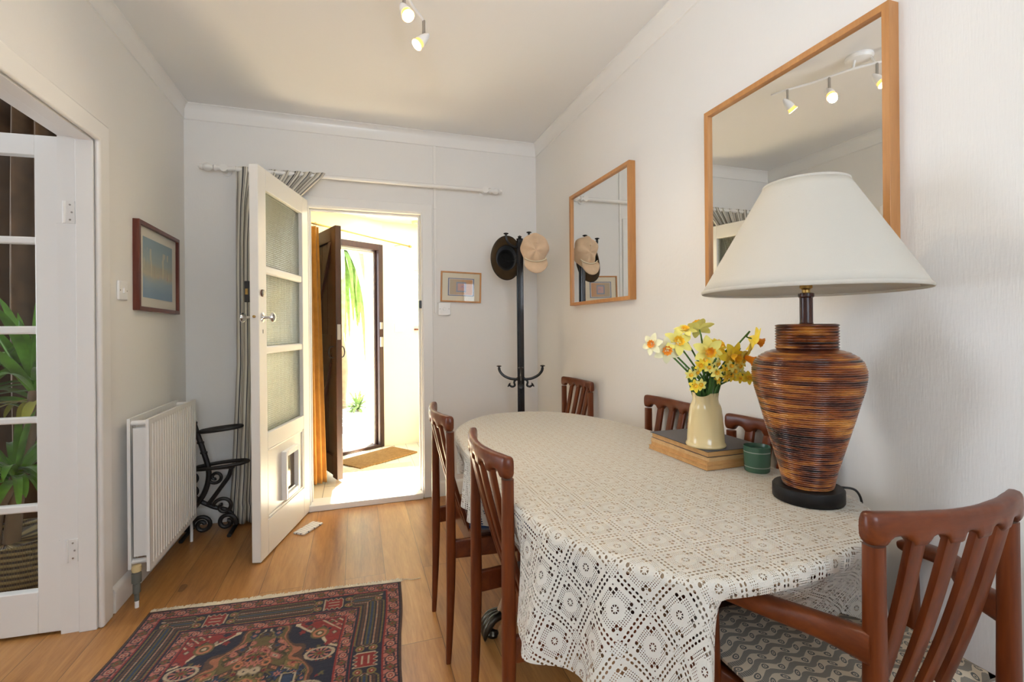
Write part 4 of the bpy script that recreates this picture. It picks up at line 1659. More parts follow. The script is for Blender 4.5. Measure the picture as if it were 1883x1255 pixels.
M_SEATPAD = fabric('dark_brown_seat', (.11, .045, .025), .7)
cL = make_chair('teak dining chair at the left side, nearest the camera', 'slatted teak dining chairs', (.556, 1.288, 0), R(-90))
dup(cL, (.522, 1.866, 0), R(-90), 'teak dining chair at the left side, nearer the doorway, blue cushion on its seat')
dup(cL, (1.062, 1.712, 0), R(90), 'teak dining chair against the right wall, just left of the cream jug')
dup(cL, (1.062, 1.205, 0), R(90), 'teak dining chair against the right wall, partly behind the lamp and green holder')
dup(cL, (1.058, 2.612, 0), R(92), 'teak dining chair farthest back, below the farther mirror')
cF = make_chair('teak carver armchair with patterned cushion in the near right corner', 'slatted teak dining chairs', (1.002, .775, 0), R(-2), True)
cF.name = 'armchair'
cF['category'] = 'armchair'


def cushion(name, label, c, rotz, w_, d_, h_, mat):
    def fn(u, v):
        # closed pillow: lower half then upper half
        pass
    b = B()
    n = 22

    def top(u, v, s):
        x, y = (u - .5) * 2, (v - .5) * 2
        k = max(0.0, (1 - abs(x) ** 5) * (1 - abs(y) ** 5)) ** .5
        return Vector((x * w_ / 2, y * d_ / 2, h_ / 2 + s * h_ / 2 * (k * .86 + .14)))
    b.grid(lambda u, v: top(u, v, 1), n, n)
    b.grid(lambda u, v: top(u, v, -1), n, n)
    b.box(-w_ / 2, -d_ / 2, h_ * .43, w_ / 2, d_ / 2, h_ * .57)
    o = b.obj(name, mat, loc=c, rot=(0, 0, rotz))
    tag(o, label, 'cushion')
    return o


cu = cushion('seat_cushion', 'flat cushion with grey ogee print on the carver armchair', (.985, .80, .462), R(-2), .49, .36, .045, M_OGEE)
cb_ = thing('seat_cushion', 'navy blue cushion with white stitching on a left side chair', 'cushion', (.565, 1.785, .463), R(-15))


def bl(u, v, s):
    x, y = (u - .5) * 2, (v - .5) * 2
    k = max(0.0, (1 - abs(x) ** 4) * (1 - abs(y) ** 4)) ** .5
    return Vector((x * .15, y * .17, .03 + s * .03 * (k * .85 + .15)))


b = B().grid(lambda u, v: bl(u, v, 1), 18, 18).grid(lambda u, v: bl(u, v, -1), 18, 18).box(-.15, -.17, .0255, .15, .17, .0345)
b.obj('cover', M_BLUEC, cb_)
pts = [Vector((-.1505 - .0, -.12 + .012 * i + .004 * math.sin(i * 1.9), .030 + .006 * math.sin(i * 1.3))) for i in range(20)]
b = B().sweep(pts, .0012, 6)
for k in range(4):
    pts = [bl(.08 + .0 * i + .025 * math.sin(i * .9 + k) + k * .07, .1 + i * .027, 1) + Vector((0, 0, .001)) for i in range(30)]
    b.sweep(pts, .0012, 6)
b.obj('stitching', M_CAPBAND, cb_)

# ================================================================== TABLE + LACE CLOTH
OUT = [(.56, .668), (.497, .73), (.44, .825), (.40, .91), (.378, 1.0), (.367, 1.12), (.362, 1.3), (.363, 1.5), (.367, 1.7), (.38, 1.9), (.425, 2.07), (.52, 2.22), (.65, 2.31),
       (.80, 2.325), (.93, 2.28), (1.03, 2.18), (1.10, 2.03), (1.145, 1.86), (1.165, 1.7), (1.18, 1.5), (1.195, 1.35), (1.208, 1.18), (1.21, 1.0),
       (1.19, .88), (1.13, .785), (1.02, .715), (.89, .672), (.78, .652), (.66, .648)]
OUTS = [Vector((p.x, p.y)) for p in catmull([(x, y, 0) for x, y in OUT], 10, True)]
cen = Vector((.80, 1.48))
tb = thing('dining_table', 'oval pedestal dining table under the lace cloth', 'table', (0, 0, 0))
n = len(OUTS)


def ringpts(k, z, off=0):
    r = []
    for p in OUTS:
        d = (p - cen)
        q = cen + d * k - d.normalized() * off
        r.append((q.x, q.y, z))
    return r


b = B()
b.prism([(p.x, p.y) for p in [Vector(q[:2]) for q in ringpts(1, 0, .006)]], .742, .7665, lambda a, h, c: (a, c, h))
b.obj('tabletop', M_TABLE, tb, bevel=.003)
B().prism([(p.x, p.y) for p in [Vector(q[:2]) for q in ringpts(1, 0, .10)]], .69, .742, lambda a, h, c: (a, c, h)).obj('apron', M_TEAKY, tb)
M_LEGWOOD = wood('light_carved_wood', (.42, .24, .11), (.28, .14, .06), 'Y', 1, .4)
for py in (1.16, 1.79):
    b = B().lathe([(0, .15), (.04, .15), (.05, .18), (.036, .22), (.03, .26), (.048, .33), (.052, .40), (.034, .46), (.03, .55), (.045, .64), (.05, .69), (0, .69)], 28, (.80, py, 0))
    pe = b.obj('pedestal', M_LEGWOOD, tb)
    for s in (-1, 1):
        for sy in ((-1,) if py < 1.5 else (1,)):
            pass
        pts = catmull([(.80 + s * .02, py, .25), (.80 + s * .10, py, .275), (.80 + s * .20, py, .21), (.80 + s * .27, py, .09), (.80 + s * .30, py, .035)], 6)
        lg = B().sweep(pts, [(lerp(.030, .014, i / 24), lerp(.022, .014, i / 24)) for i in range(25)], 14, ex=2.6, up=(0, 0, 1)).obj('foot', M_LEGWOOD, pe)
        cl = B()
        for k in range(-1, 2):
            p2 = catmull([(.80 + s * .275, py + k * .012, .085), (.80 + s * .31, py + k * .020, .075), (.80 + s * .338, py + k * .026, .040), (.80 + s * .342, py + k * .026, .006)], 4)
            cl.sweep(p2, [.017, .017, .017, .017, .017, .017, .016, .015, .013, .011, .009, .006, .003], 10)
        cl.lathe([(0, 0), (.02, .002), (.024, .014), (.016, .028), (0, .032)], 16, (.80 + s * .305, py, 0))
        clo = cl.obj('claw', Mat('patinated_bronze', (.06, .05, .035), .3, .8).m if 'patinated_bronze' not in bpy.data.materials else bpy.data.materials['patinated_bronze'], tb)
B().sweep([(.80, 1.19, .34), (.80, 1.76, .34)], (.028, .012), 10, ex=4, up=(0, 0, 1)).obj('stretcher', M_LEGWOOD, tb)

# cloth
N = 640
per = catmull([(x, y, 0) for x, y in OUT], 60, True)
P2 = [Vector((p.x, p.y)) for p in per]
ll = [0.0]
for i in range(1, len(P2) + 1):
    ll.append(ll[-1] + (P2[i % len(P2)] - P2[i - 1]).length)
TOT = ll[-1]
pts = []
j = 0
for i in range(N):
    s_ = TOT * i / N
    while ll[j + 1] < s_:
        j += 1
    f = (s_ - ll[j]) / (ll[j + 1] - ll[j])
    pts.append(P2[j % len(P2)].lerp(P2[(j + 1) % len(P2)], f))
nor = []
for i in range(N):
    t_ = pts[(i + 6) % N] - pts[(i - 6) % N]
    nv_ = Vector((t_.y, -t_.x)).normalized()
    if nv_.dot(pts[i] - cen) < 0:
        nv_ = -nv_
    nor.append(nv_)
ZT = .7695


def smooth(a, b_, x):
    t = min(1, max(0, (x - a) / (b_ - a)))
    return t * t * (3 - 2 * t)


vs, fs, uvs = [], [], []
rings = [0.02] + [k / 26 for k in range(1, 27)]
for k in rings:
    kk = min(k, 1)
    for i in range(N):
        d = pts[i] - cen
        p = cen + d * kk
        p = p - (nor[i] * .010 if kk == 1 else Vector((0, 0)))
        vs.append((p.x, p.y, ZT))
        uvs.append((p.x, p.y))
HANG = [.004, .010, .018, .03, .045, .06, .08, .10, .12, .14, .16, .18, .20, .22, .24, .25]
for hi, h in enumerate(HANG):
    f = h / .25
    for i in range(N):
        p, nv_ = pts[i], nor[i]
        left = p.x < .80
        s_ = TOT * i / N
        out = .004 * min(1, h / .01)
        x_, y_ = p.x, p.y
        drop = h
        # which region
        inw = 0.0
        near_arc = smooth(.565, .60, x_) * smooth(1.14, 1.05, x_) * (1 if y_ < .82 else 0)
        free = smooth(1.06, 1.0, y_) * smooth(.60, .56, x_) if left else 0
        chairs = 0
        if left:
            for c0 in (1.283, 1.866):
                chairs = max(chairs, smooth(.24, .17, abs(y_ - c0)))
        else:
            for c0 in (1.69, 1.205):
                chairs = max(chairs, smooth(.24, .17, abs(y_ - c0)) * .75)
        wave = math.sin(s_ * 2 * math.pi / .145 + 1.0) * .6 + math.sin(s_ * 2 * math.pi / .083 + 2.0) * .25
        out += (.018 * wave + .014) * f * (1 - chairs * .7)
        out += .045 * free * f ** 1.1 * (.6 + .5 * math.sin(s_ * 2 * math.pi / .19 + 2.6))
        out -= chairs * .115 * smooth(0, 1, f) * f
        if near_arc > 0:
            g = smooth(.60, 1.12, x_)
            hd_ = max(0.0, h - .030)
            ia = lerp(1.0, .42, g ** .7)
            dn = min(h, .030) + hd_ * lerp(.10, .86, g ** .7)
            out = lerp(out, .005 - hd_ * ia * .75 + .012 * wave * hd_ / .25, near_arc)
            drop = lerp(h, dn, near_arc)
        if left:
            drop *= 1 - .26 * smooth(.42, .20, abs(y_ - 1.78))
        zz = ZT - drop
        # rounded edge
        q = p + nv_ * (out if hi > 1 else out - .004 * (1 - hi))
        if near_arc == 0 and not left and y_ > .85:
            q.x = min(q.x, 1.30)
        vs.append((q.x, q.y, zz))
        w_ = p + nv_ * h
        uvs.append((w_.x, w_.y))
RR = len(rings) + len(HANG)
for r_ in range(RR - 1):
    for i in range(N):
        i2 = (i + 1) % N
        fs.append((r_ * N + i, r_ * N + i2, (r_ + 1) * N + i2, (r_ + 1) * N + i))
vs.append((cen.x, cen.y, ZT))
uvs.append((cen.x, cen.y))
fs += [(len(vs) - 1, (i + 1) % N, i) for i in range(N)]
me = bpy.data.meshes.new('lace_tablecloth')
me.from_pydata(vs, [], fs)
ul = me.uv_layers.new(name='UVMap')
li = np.empty(len(me.loops), dtype=np.int32)
me.loops.foreach_get('vertex_index', li)
ul.data.foreach_set('uv', np.array(uvs, dtype=np.float32)[li].ravel())
me.materials.append(M_LACE)
me.shade_smooth()
cloth = bpy.data.objects.new('lace_tablecloth', me)
COL.objects.link(cloth)
tag(cloth, 'cream crocheted lace tablecloth draped over the dining table', 'tablecloth')

# ================================================================== TABLE LAMP
LX, LY, LZ0 = 1.062, .898, .7705
lp = thing('table_lamp', 'large table lamp with coiled rattan urn body and wide linen shade', 'lamp', (LX, LY, LZ0), R(-35))
B().lathe([(0, 0), (.076, 0), (.078, .003), (.078, .030), (.075, .034), (0, .034)], 56).obj('base', M_BASE, lp)
key = [(.795, .050), (.811, .056), (.849, .064), (.889, .075), (.93, .0865), (.97, .0975), (1.012, .1085), (1.044, .1175), (1.075, .1225), (1.091, .1225), (1.111, .117), (1.125, .105), (1.135, .088), (1.1405, .070)]
zs_ = [k[0] for k in key]
rs_ = [k[1] for k in key]
prof = [(0, .7705 + .033 - LZ0)]
z = .8035
while z < 1.1405:
    r = interp(z, zs_, rs_)
    for q, a in ((0, 0), (.2, .55), (.4, .95), (.6, .95), (.8, .55)):
        zz = z + .0052 * q
        prof.append((interp(zz, zs_, rs_) - .0016 + .0026 * a, zz - LZ0))
    z += .0052
for k in range(9):
    z0 = 1.142 + k * .0068
    for q, a in ((0, 0), (.2, .6), (.4, 1), (.6, 1), (.8, .6)):
        prof.append((.0655 + .0035 * a, z0 + .0068 * q - LZ0))
prof.append((.060, 1.2035 - LZ0))
prof.append((0, 1.2035 - LZ0))
bd = B().lathe(prof, 96).obj('body', M_RATTAN, lp, ang=75)
B().lathe([(0, 1.2035), (.016, 1.2035), (.0145, 1.208), (.0145, 1.268), (.0175, 1.271), (.0175, 1.279), (.012, 1.281), (0, 1.281)], 28, (0, 0, -LZ0)).obj('stem', M_RATSTEM, lp)
B().lathe([(0, 1.281), (.009, 1.281), (.009, 1.288), (.014, 1.292), (.014, 1.303), (.010, 1.308), (.016, 1.312), (.016, 1.36), (0, 1.36)], 24, (0, 0, -LZ0)).obj('fitting', M_BRASS, lp)
# shade
sh_prof = []
z0s, z1s, r0s, r1s = 1.287, 1.547, .240, .093
ns = 12


def shp(u, v):
    th = u * 2 * math.pi
    r = lerp(r0s, r1s, v)
    return Vector((r * math.cos(th), r * math.sin(th), lerp(z0s, z1s, v) - LZ0))


shd = B().grid(shp, 96, ns, lambda u, v: (u * 1.2, v * .3)).obj('shade', M_SHADE, lp, solid=.0015, smooth=True)
shd.rotation_euler = (0, 0, 0)
for r_, z_ in ((r0s, z0s), (r1s, z1s)):
    pts_ = [Vector((r_ * math.cos(t), r_ * math.sin(t), z_ - LZ0)) for t in [2 * math.pi * i / 96 for i in range(97)]]
    B().sweep(pts_, (.0045, .0022), 8, up=(0, 0, 1)).obj('shade_trim', M_SHADE, shd)
b = B()
for k in range(3):
    a = R(120 * k)
    b.sweep([(0.014 * math.cos(a), .014 * math.sin(a), 1.355 - LZ0), (.12 * math.cos(a), .12 * math.sin(a), 1.50 - LZ0)], .0015, 6)
b.obj('shade_carrier', M_BRASS, shd)
B().lathe([(0, 1.36), (.012, 1.36), (.02, 1.39), (.028, 1.42), (.02, 1.445), (0, 1.452)], 20, (0, 0, -LZ0)).obj('bulb', M_PLASTIC, lp)
a_ = -R(-35)
cab = [(1.135, .925, .777), (1.165, .925, .775), (1.20, .915, .777), (1.235, .90, .765), (1.25, .895, .70), (1.27, .89, .5), (1.29, .90, .2)]
inv_ = (Matrix.Translation((LX, LY, LZ0)) @ Matrix.Rotation(R(-35), 4, 'Z')).inverted()
B().sweep([inv_ @ p for p in catmull(cab, 6)], .003, 8).obj('power_cord', M_BLKPL, lp)

# ================================================================== BOOKS, JUG, DAFFODILS, HOLDER
bx, by = .985, 1.165
zc = .7705
specs = [(.000, .000, .013, M_PAGES, M_PAGES, 'tan edged book at the bottom of the stack under the jug'),
         (.004, .004, .012, M_PAGES, M_PAGES, 'tan edged book, second from the bottom under the jug'),
         (.010, .002, .010, M_PAGES2, M_PAGES2, 'pale edged thin book, just below the dark covered one'),
         (.012, .010, .019, M_PAGES, M_COVER, 'dark covered tan edged book on top of the stack under the jug')]
for i, (ox, oy, th, pg, cv, lb) in enumerate(specs):
    bt = thing('book', lb, 'book', (bx + ox, by + oy, zc), R(-1.5 * (i % 2) + 1), 'stacked books under the cream jug')
    W_, L_ = .212, .29
    c = .0018
    B().box(0.002, .002, c, W_ - .002, L_ - .002, th - c).obj('pages', pg, bt, smooth=False)
    k = .004 if i == 3 else 0.0
    bc_ = B().box(-k, -k, th - c, W_, L_ + k, th).box(0, 0, 0, W_, L_, c).box(W_ - .001, 0, 0, W_ + .001, L_, th)
    bc_.obj('cover', cv, bt, bevel=.0006)
    zc += th + .0001
ZB = zc
JX, JY = 1.040, 1.235
jg = thing('cream_jug', 'cream glazed pottery jug standing on the stacked books', 'jug', (JX, JY, ZB))
jp = [(0, .002), (.052, .0), (.0585, .002), (.060, .007), (.0575, .012), (.0555, .016), (.0545, .04), (.052, .07), (.0495, .10), (.0475, .118), (.0445, .128), (.040, .137), (.038, .146), (.0385, .158),
      (.0400, .168), (.0385, .169), (.036, .158), (.0355, .146), (.04, .13), (.046, .10), (.05, .05), (.05, .01), (0, .008)]
b = B().lathe(jp, 64)
sd = Vector((-.80, -.60)).normalized()
nvx = []
for v in b.v:
    x_, y_, z_ = v
    r_ = math.hypot(x_, y_)
    if r_ > .02 and z_ > .09:
        c_ = (x_ * sd.x + y_ * sd.y) / r_
        k = max(0, (c_ - .82) / .18) ** 1.2 * smooth(.085, .165, z_)
        r2 = r_ + .018 * k
        nvx.append((x_ * r2 / r_, y_ * r2 / r_, z_ - .004 * k + (0 if z_ < .15 else -.004 * k)))
    else:
        nvx.append(v)
b.v = nvx
b.obj('body', M_CREAM, jg, ang=60)
hp = catmull([(.034, .026, .155), (.055, .042, .158), (.070, .053, .13), (.068, .052, .09), (.050, .038, .06), (.040, .030, .055)], 6)
B().sweep(hp, [(.0055, .009)] * len(hp), 12).obj('handle', M_CREAM, jg)

rg = random.Random(5)
mouth = Vector((JX, JY, ZB + .165))


def daffodil(head, face, size, petm, trm, label, group=None, kind='big', trl=1.0):
    head = Vector(head)
    face = Vector(face).normalized()
    t = thing('daffodil', label, 'flower', tuple(head), 0, group)
    q = Vector((0, 0, 1)).rotation_difference(face)
    b = B()
    for ly in range(2):
        for k in range(3):
            a = R(120 * k + 60 * ly + 10)

            def pf(u, v, a=a, ly=ly):
                wv = math.sin(math.pi * (v * .92 + .06)) ** .7 * size * .30
                r = v * size
                x = (u - .5) * 2 * wv
                zz = .10 * size * math.sin(v * 2.6) - .03 * size * ly + size * .10 * (abs(u - .5) * 2) ** 2 * (1 - v) + .02 * size * math.sin(v * 9 + a)
                p = Vector((r * math.cos(a) - x * math.sin(a), r * math.sin(a) + x * math.cos(a), zz))
                return q @ p
            b.grid(pf, 6, 8)
    b.obj('petals', petm, t, ang=80)
    L = size * .75 * trl
    tp = [(.0, .0), (size * .14, 0), (size * .20, L * .3), (size * .22, L * .7), (size * .27, L * .92), (size * .32, L)]

    def tf(u, v):
        th = u * 2 * math.pi
        r = interp(v, [0, .15, .4, .7, .9, 1], [.02 * size, size * .15, size * .20, size * .22, size * .27, size * .34])
        fr = 1 + (.10 * math.sin(th * 9)) * max(0, v - .75) * 4
        return q @ Vector((r * fr * math.cos(th), r * fr * math.sin(th), v * L + .02 * size))
    B().grid(tf, 40, 8).obj('trumpet', trm, t, ang=80)
    # stem from behind the flower to the jug mouth
    a = rg.uniform(0, 2 * math.pi)
    mo = mouth + Vector((.016 * math.cos(a), .016 * math.sin(a), 0))
    low = mouth + Vector((-.012 * math.cos(a), -.012 * math.sin(a), -.10))
    back = head - face * size * .45
    upd = (head - mo).normalized()
    neck = back + Vector((0, 0, .008)) + (upd * .012)
    if face.z > .5 or upd.dot(-face) > .5:
        neck = back - face * .01
    mid = mo.lerp(neck, .55) + Vector((0, 0, .012))
    P_ = [head - face * .004, back, neck + Vector((0, 0, -.004)), mid, mo, low]
    pp = [p - head for p in catmull(P_, 6)]
    B().sweep(pp, [.0022] * 6 + [.0028] * (len(pp) - 6), 8).obj('stem', M_STEM, t)
    return t


def PX2(x, y, t):
    """metres from the lens position along the measured sight direction (bearing survey of the bouquet)"""
    u, v = (x - 941.5) / 877, (603.5 - y) / 877
    return Vector((t * (.3107 + u * .9505), t * (.9505 - u * .3107), 1.2 + t * (v + u * .0087)))


FL = [((0.888, 1.236, 1.150), (-.9, -.4, .1), .034, M_PETALW, M_TRUMPO, 'cream petalled daffodil with orange centre, leftmost in the bunch', .5)]
# bouquet heads in world coordinates
heads_ = [
    (0.868, 1.262, 1.146, (-.9, -.4, .1), .036, M_PETALW, M_TRUMPO, 'cream daffodil with small orange centre, leftmost of the bunch', .4),
    (0.905, 1.245, 1.128, (-.35, -.9, -.1), .042, M_PETALW, M_TRUMPO, 'cream daffodil with frilled orange centre, second from the left', .4),
    (0.940, 1.235, 1.152, (-.2, -.8, .35), .046, M_PETALP, M_TRUMPY, 'wide pale lemon daffodil left of the tallest one', .35),
    (0.975, 1.245, 1.187, (-.3, -.4, .8), .036, M_PETALP, M_TRUMPY, 'pale lemon daffodil at the top left of the bunch', .4),
    (1.015, 1.230, 1.192, (.2, .5, .65), .046, M_PETALP, M_TRUMPY, 'tallest pale lemon daffodil, turned away and showing its stem', .7),
    (1.005, 1.180, 1.128, (-.45, -.85, -.15), .046, M_PETALP, M_TRUMPY, 'yellow daffodil with long golden trumpet, centre left', 1.0),
    (1.045, 1.190, 1.135, (.1, -.7, .6), .040, M_PETALY, M_TRUMPY, 'plain yellow daffodil at the middle of the bunch', .7),
    (1.072, 1.160, 1.112, (.05, -.9, -.3), .046, M_PETALY, M_TRUMPY, 'yellow daffodil with orange trumpet facing forward, centre right', .9),
    (1.110, 1.150, 1.108, (.45, -.75, -.4), .046, M_PETALY, M_TRUMPO, 'yellow daffodil with deep orange trumpet, right of centre', .9),
    (1.150, 1.155, 1.160, (.75, -.35, -.35), .044, M_PETALY, M_TRUMPO, 'daffodil with orange trumpet standing off at the far right', .9)]
for hx_, hy_, hz_, fc, sz, pm, tm, lb, tl_ in heads_:
    daffodil((hx_, hy_, hz_), fc, sz, pm, tm, lb, None, trl=tl_)
sm = [(1.025, 1.165, 1.088), (1.045, 1.155, 1.072), (1.018, 1.160, 1.060), (1.045, 1.150, 1.050), (1.063, 1.150, 1.080), (1.030, 1.170, 1.040), (1.075, 1.150, 1.064),
      (1.060, 1.150, 1.052), (1.095, 1.150, 1.080), (1.085, 1.140, 1.045), (1.100, 1.150, 1.052), (0.985, 1.190, 1.082), (0.975, 1.195, 1.062), (0.998, 1.185, 1.098),
      (0.958, 1.200, 1.055), (1.118, 1.140, 1.044), (0.985, 1.190, 1.024), (0.970, 1.195, 1.020), (1.008, 1.180, 1.075), (1.110, 1.160, 1.090)]
for i, (a, b_, c_) in enumerate(sm):
    fc = Vector((rg.uniform(-.6, .4), -1, rg.uniform(-.4, .4)))
    daffodil((a, b_, c_), fc, .019 * rg.uniform(.9, 1.15), M_PETALY if i % 2 else M_PETALP, M_TRUMPY, 'small multi-headed yellow narcissus low in the bunch', 'small narcissi low in the jug', trl=.4)
fo_ = thing('daffodil_leaves', 'dark green daffodil leaves packed in the jug mouth', 'leaves', (0, 0, 0))
b = B()
for k in range(16):
    a = rg.uniform(0, 2 * math.pi)
    strap(b, mouth + Vector((.014 * math.cos(a), .014 * math.sin(a), -.07)), (.28 * math.cos(a), .28 * math.sin(a), 1), rg.uniform(.12, .17), .012, .12, 6, rg.uniform(0, 3))
o = b.obj('strap_leaves', M_STEM, fo_)

hd = thing('candle_holder', 'sage green glass candle holder with dotted white rings beside the lamp', 'candle holder', (1.125, 1.118, .7705))
B().lathe([(0, 0), (.032, 0), (.0345, .003), (.036, .03), (.037, .074), (.0358, .075), (.0350, .073), (.034, .012), (0, .010)], 48).obj('glass', M_GREENG, hd)
B().lathe([(0, .011), (.033, .011), (.033, .030), (0, .031)], 30).obj('wax', M_CANDLE, hd)

# ================================================================== PERSIAN RUG
RW, RL = 1.035, 1.50
cs_ = .0032
nx, ny = int(RW / cs_), int(RL / cs_)
gx = (np.arange(nx + 1) + .0) / nx * RW
gy = (np.arange(ny + 1) + .0) / ny * RL
GX, GY = np.meshgrid(gx, gy)
NAVY = np.array((.014, .014, .026))
PINK = np.array((.40, .135, .095))
RED = np.array((.24, .022, .016))
OLV = np.array((.13, .095, .028))
CRM = np.array((.52, .40, .26))
BLU = np.array((.022, .042, .085))
BRN = np.array((.085, .04, .022))
SAL = np.array((.42, .15, .07))
colr = np.zeros(GX.shape + (3,))
colr[:] = NAVY


def put(mask, c):
    colr[mask] = c


dx_ = np.minimum(GX, RW - GX)
dy_ = np.minimum(GY, RL - GY)
d_ = np.minimum(dx_, dy_)
horiz = dy_ < dx_
S = np.where(horiz, GX - RW / 2, GY - RL / 2)


def border(lo, hi, base, per, line=RED):
    m_ = (d_ >= lo) & (d_ < hi)
    w_ = hi - lo
    put(m_, base)
    t = (d_ - lo) / w_ - .5
    s = (S / per) % 1.0 - .5
    a = np.abs
    vine = a(t - .24 * np.sin(2 * np.pi * (S / per))) < .07
    put(m_ & vine, NAVY)
    fl = np.hypot(s * per / w_, t) < .33
    put(m_ & fl, NAVY)
    put(m_ & (np.hypot(s * per / w_, t) < .26), base * .8 + CRM * .25)
    put(m_ & (np.hypot(s * per / w_, t) < .15), RED)
    put(m_ & (np.hypot(s * per / w_, t) < .06), CRM)
    s2 = ((S + per / 2) / per) % 1.0 - .5
    dm = (a(s2 * per / w_) + a(t))
    put(m_ & (dm < .36), BRN)
    put(m_ & (dm < .26), OLV)
    put(m_ & (dm < .12), RED)
    s3 = (S / (per / 2)) % 1.0 - .5
    put(m_ & (a(a(s3) - .32) < .05) & (a(t) > .22), NAVY)
    for e in (lo, hi - .0065):
        put((d_ >= e) & (d_ < e + .0065), NAVY if e == lo else line)


put(d_ < .009, BRN)
border(.009, .068, PINK, .085)
# main dark border with stepped cartouches
lo, hi = .072, .178
w_ = hi - lo
m_ = (d_ >= lo) & (d_ < hi)
t = (d_ - lo) / w_ - .5
per = .46
s = (S / per + .5) % 1.0 - .5
a = np.abs
cart = a(t) * 1.0 + np.clip(a(s) * per / w_ - 1.35, 0, 9) * 1.2
for lim, c in ((.46, OLV), (.41, NAVY), (.34, BRN), (.27, NAVY), (.22, SAL * .7), (.17, NAVY), (.11, OLV * .8), (.05, BLU)):
    put(m_ & (cart < lim) & (a(s) * per < .165), c)
teeth = ((S / .012) % 1.0 < .5)
put(m_ & (a(cart - .43) < .035) & teeth & (a(s) * per < .165), OLV * 1.5)
put(m_ & (a(cart - .2) < .025) & ((S / .010) % 1.0 < .4) & (a(s) * per < .16), CRM * .7)
sc_ = a(a(s) - .5) * per
blk = (sc_ < .040) & (a(t) < .36 + .06 * np.sin(S * 300))
put(m_ & blk, CRM * .8)
put(m_ & (sc_ < .035) & (a(t) < .31 + .06 * np.sin(S * 300)), RED)
put(m_ & (sc_ < .022) & (a(a(t) - .12) < .03), CRM * .8)
for cx0, ct0 in ((.062, .22), (.062, -.22)):
    rr_ = np.hypot(sc_ - cx0, (t - ct0) * w_)
    put(m_ & (rr_ < .016), OLV * 1.6)
    put(m_ & (rr_ < .009), RED)
    put(m_ & (rr_ < .004), CRM)
put((d_ >= hi - .004) & (d_ < hi), RED)
border(.180, .232, PINK, .078)
# field
fmask = d_ >= .236
fx_, fy_ = GX - RW / 2, GY - RL / 2
hwx, hwy = RW / 2 - .236, RL / 2 - .236
ux_, uy_ = a(fx_) / hwx, a(fy_) / hwy
stp = np.floor(uy_ * 16) / 16
stx = np.floor(ux_ * 10) / 10
# big stepped lozenge medallion
loz = stx * .9 + stp * .92
zz_ = .05 * np.sin(uy_ * 24) + .04 * np.sin(ux_ * 19)
med = fmask & (ux_ * .85 + uy_ * .85 + zz_ < 1.02)
put(fmask, NAVY)
put(med, BRN)
put(fmask & (ux_ * .85 + uy_ * .85 + zz_ < .98), SAL * .8)
put(fmask & (ux_ * .85 + uy_ * .85 + zz_ < .955), OLV * .9)
# corner pieces
cor = fmask & (ux_ > .42) & (uy_ > .58) & ((1 - ux_) * 1.0 + (1 - uy_) * 1.9 + zz_ * .6 < .62)
put(fmask & (ux_ > .35) & (uy_ > .5) & ((1 - ux_) + (1 - uy_) * 1.9 + zz_ * .6 < .68), CRM)
put(cor, RED)
put(cor & (((GX + GY) / .03 % 1) < .3) & ((1 - uy_) * 1.9 + (1 - ux_) < .30), CRM * .9)
AX0, AY0 = a(fx_), a(fy_)
rs0 = np.random.RandomState(8)
for k in range(70):
    mx0, my0 = rs0.uniform(.35, 1) * hwx, rs0.uniform(.45, 1) * hwy
    q = a(AX0 - mx0) * rs0.uniform(.7, 1.3) + a(AY0 - my0)
    r0 = rs0.uniform(.006, .016)
    cs0 = [OLV, BRN, PINK, NAVY, CRM * .7][rs0.randint(5)]
    put(cor & (q < r0), NAVY)
    put(cor & (q < r0 * .75), cs0)
for k in range(60):
    mx0, my0 = rs0.uniform(0, 1) * hwx, rs0.uniform(0, 1) * hwy
    zone = fmask & ~cor & (ux_ * .85 + uy_ * .85 + zz_ > 1.04)
    q = np.hypot(AX0 - mx0, AY0 - my0) * (1 + .3 * np.cos(5 * np.arctan2(AY0 - my0, AX0 - mx0)))
    r0 = rs0.uniform(.005, .012)
    put(zone & (q < r0), [SAL, OLV, RED, BRN][rs0.randint(4)])
cc = np.hypot((ux_ - .72) * hwx, (uy_ - .84) * hwy)
put(fmask & (cc < .034), OLV)
put(fmask & (cc < .026), SAL)
put(fmask & (cc < .016), OLV * .7)
put(fmask & (cc < .008), CRM)
# medallion filling: scattered small motifs, mirrored about both axes
rs = np.random.RandomState(4)
inner = fmask & (ux_ * .85 + uy_ * .85 + zz_ < .93)
pal = [PINK, SAL, OLV * 1.5, NAVY, RED, OLV * .6, BRN, SAL * 1.1, PINK, NAVY, CRM * .8, BLU]
AX, AY = a(fx_), a(fy_)
for k in range(250):
    mx0, my0 = rs.uniform(0, hwx), rs.uniform(0, hwy)
    kind = rs.randint(4)
    c = pal[rs.randint(len(pal))]
    c2 = pal[rs.randint(len(pal))]
    r0 = rs.uniform(.008, .024)
    ddx, ddy = AX - mx0, AY - my0
    if kind == 0:
        q = np.hypot(ddx, ddy)
    elif kind == 1:
        q = a(ddx) + a(ddy)
    elif kind == 2:
        q = np.maximum(a(ddx) * .6, a(ddy + ddx * .6))
    else:
        q = np.hypot(ddx, ddy) * (1 + .35 * np.cos(6 * np.arctan2(ddy, ddx)))
    put(inner & (q < r0), c * .45)
    put(inner & (q < r0 * .82), c)
    put(inner & (q < r0 * .42), c2)
    put(inner & (q < r0 * .16), NAVY)
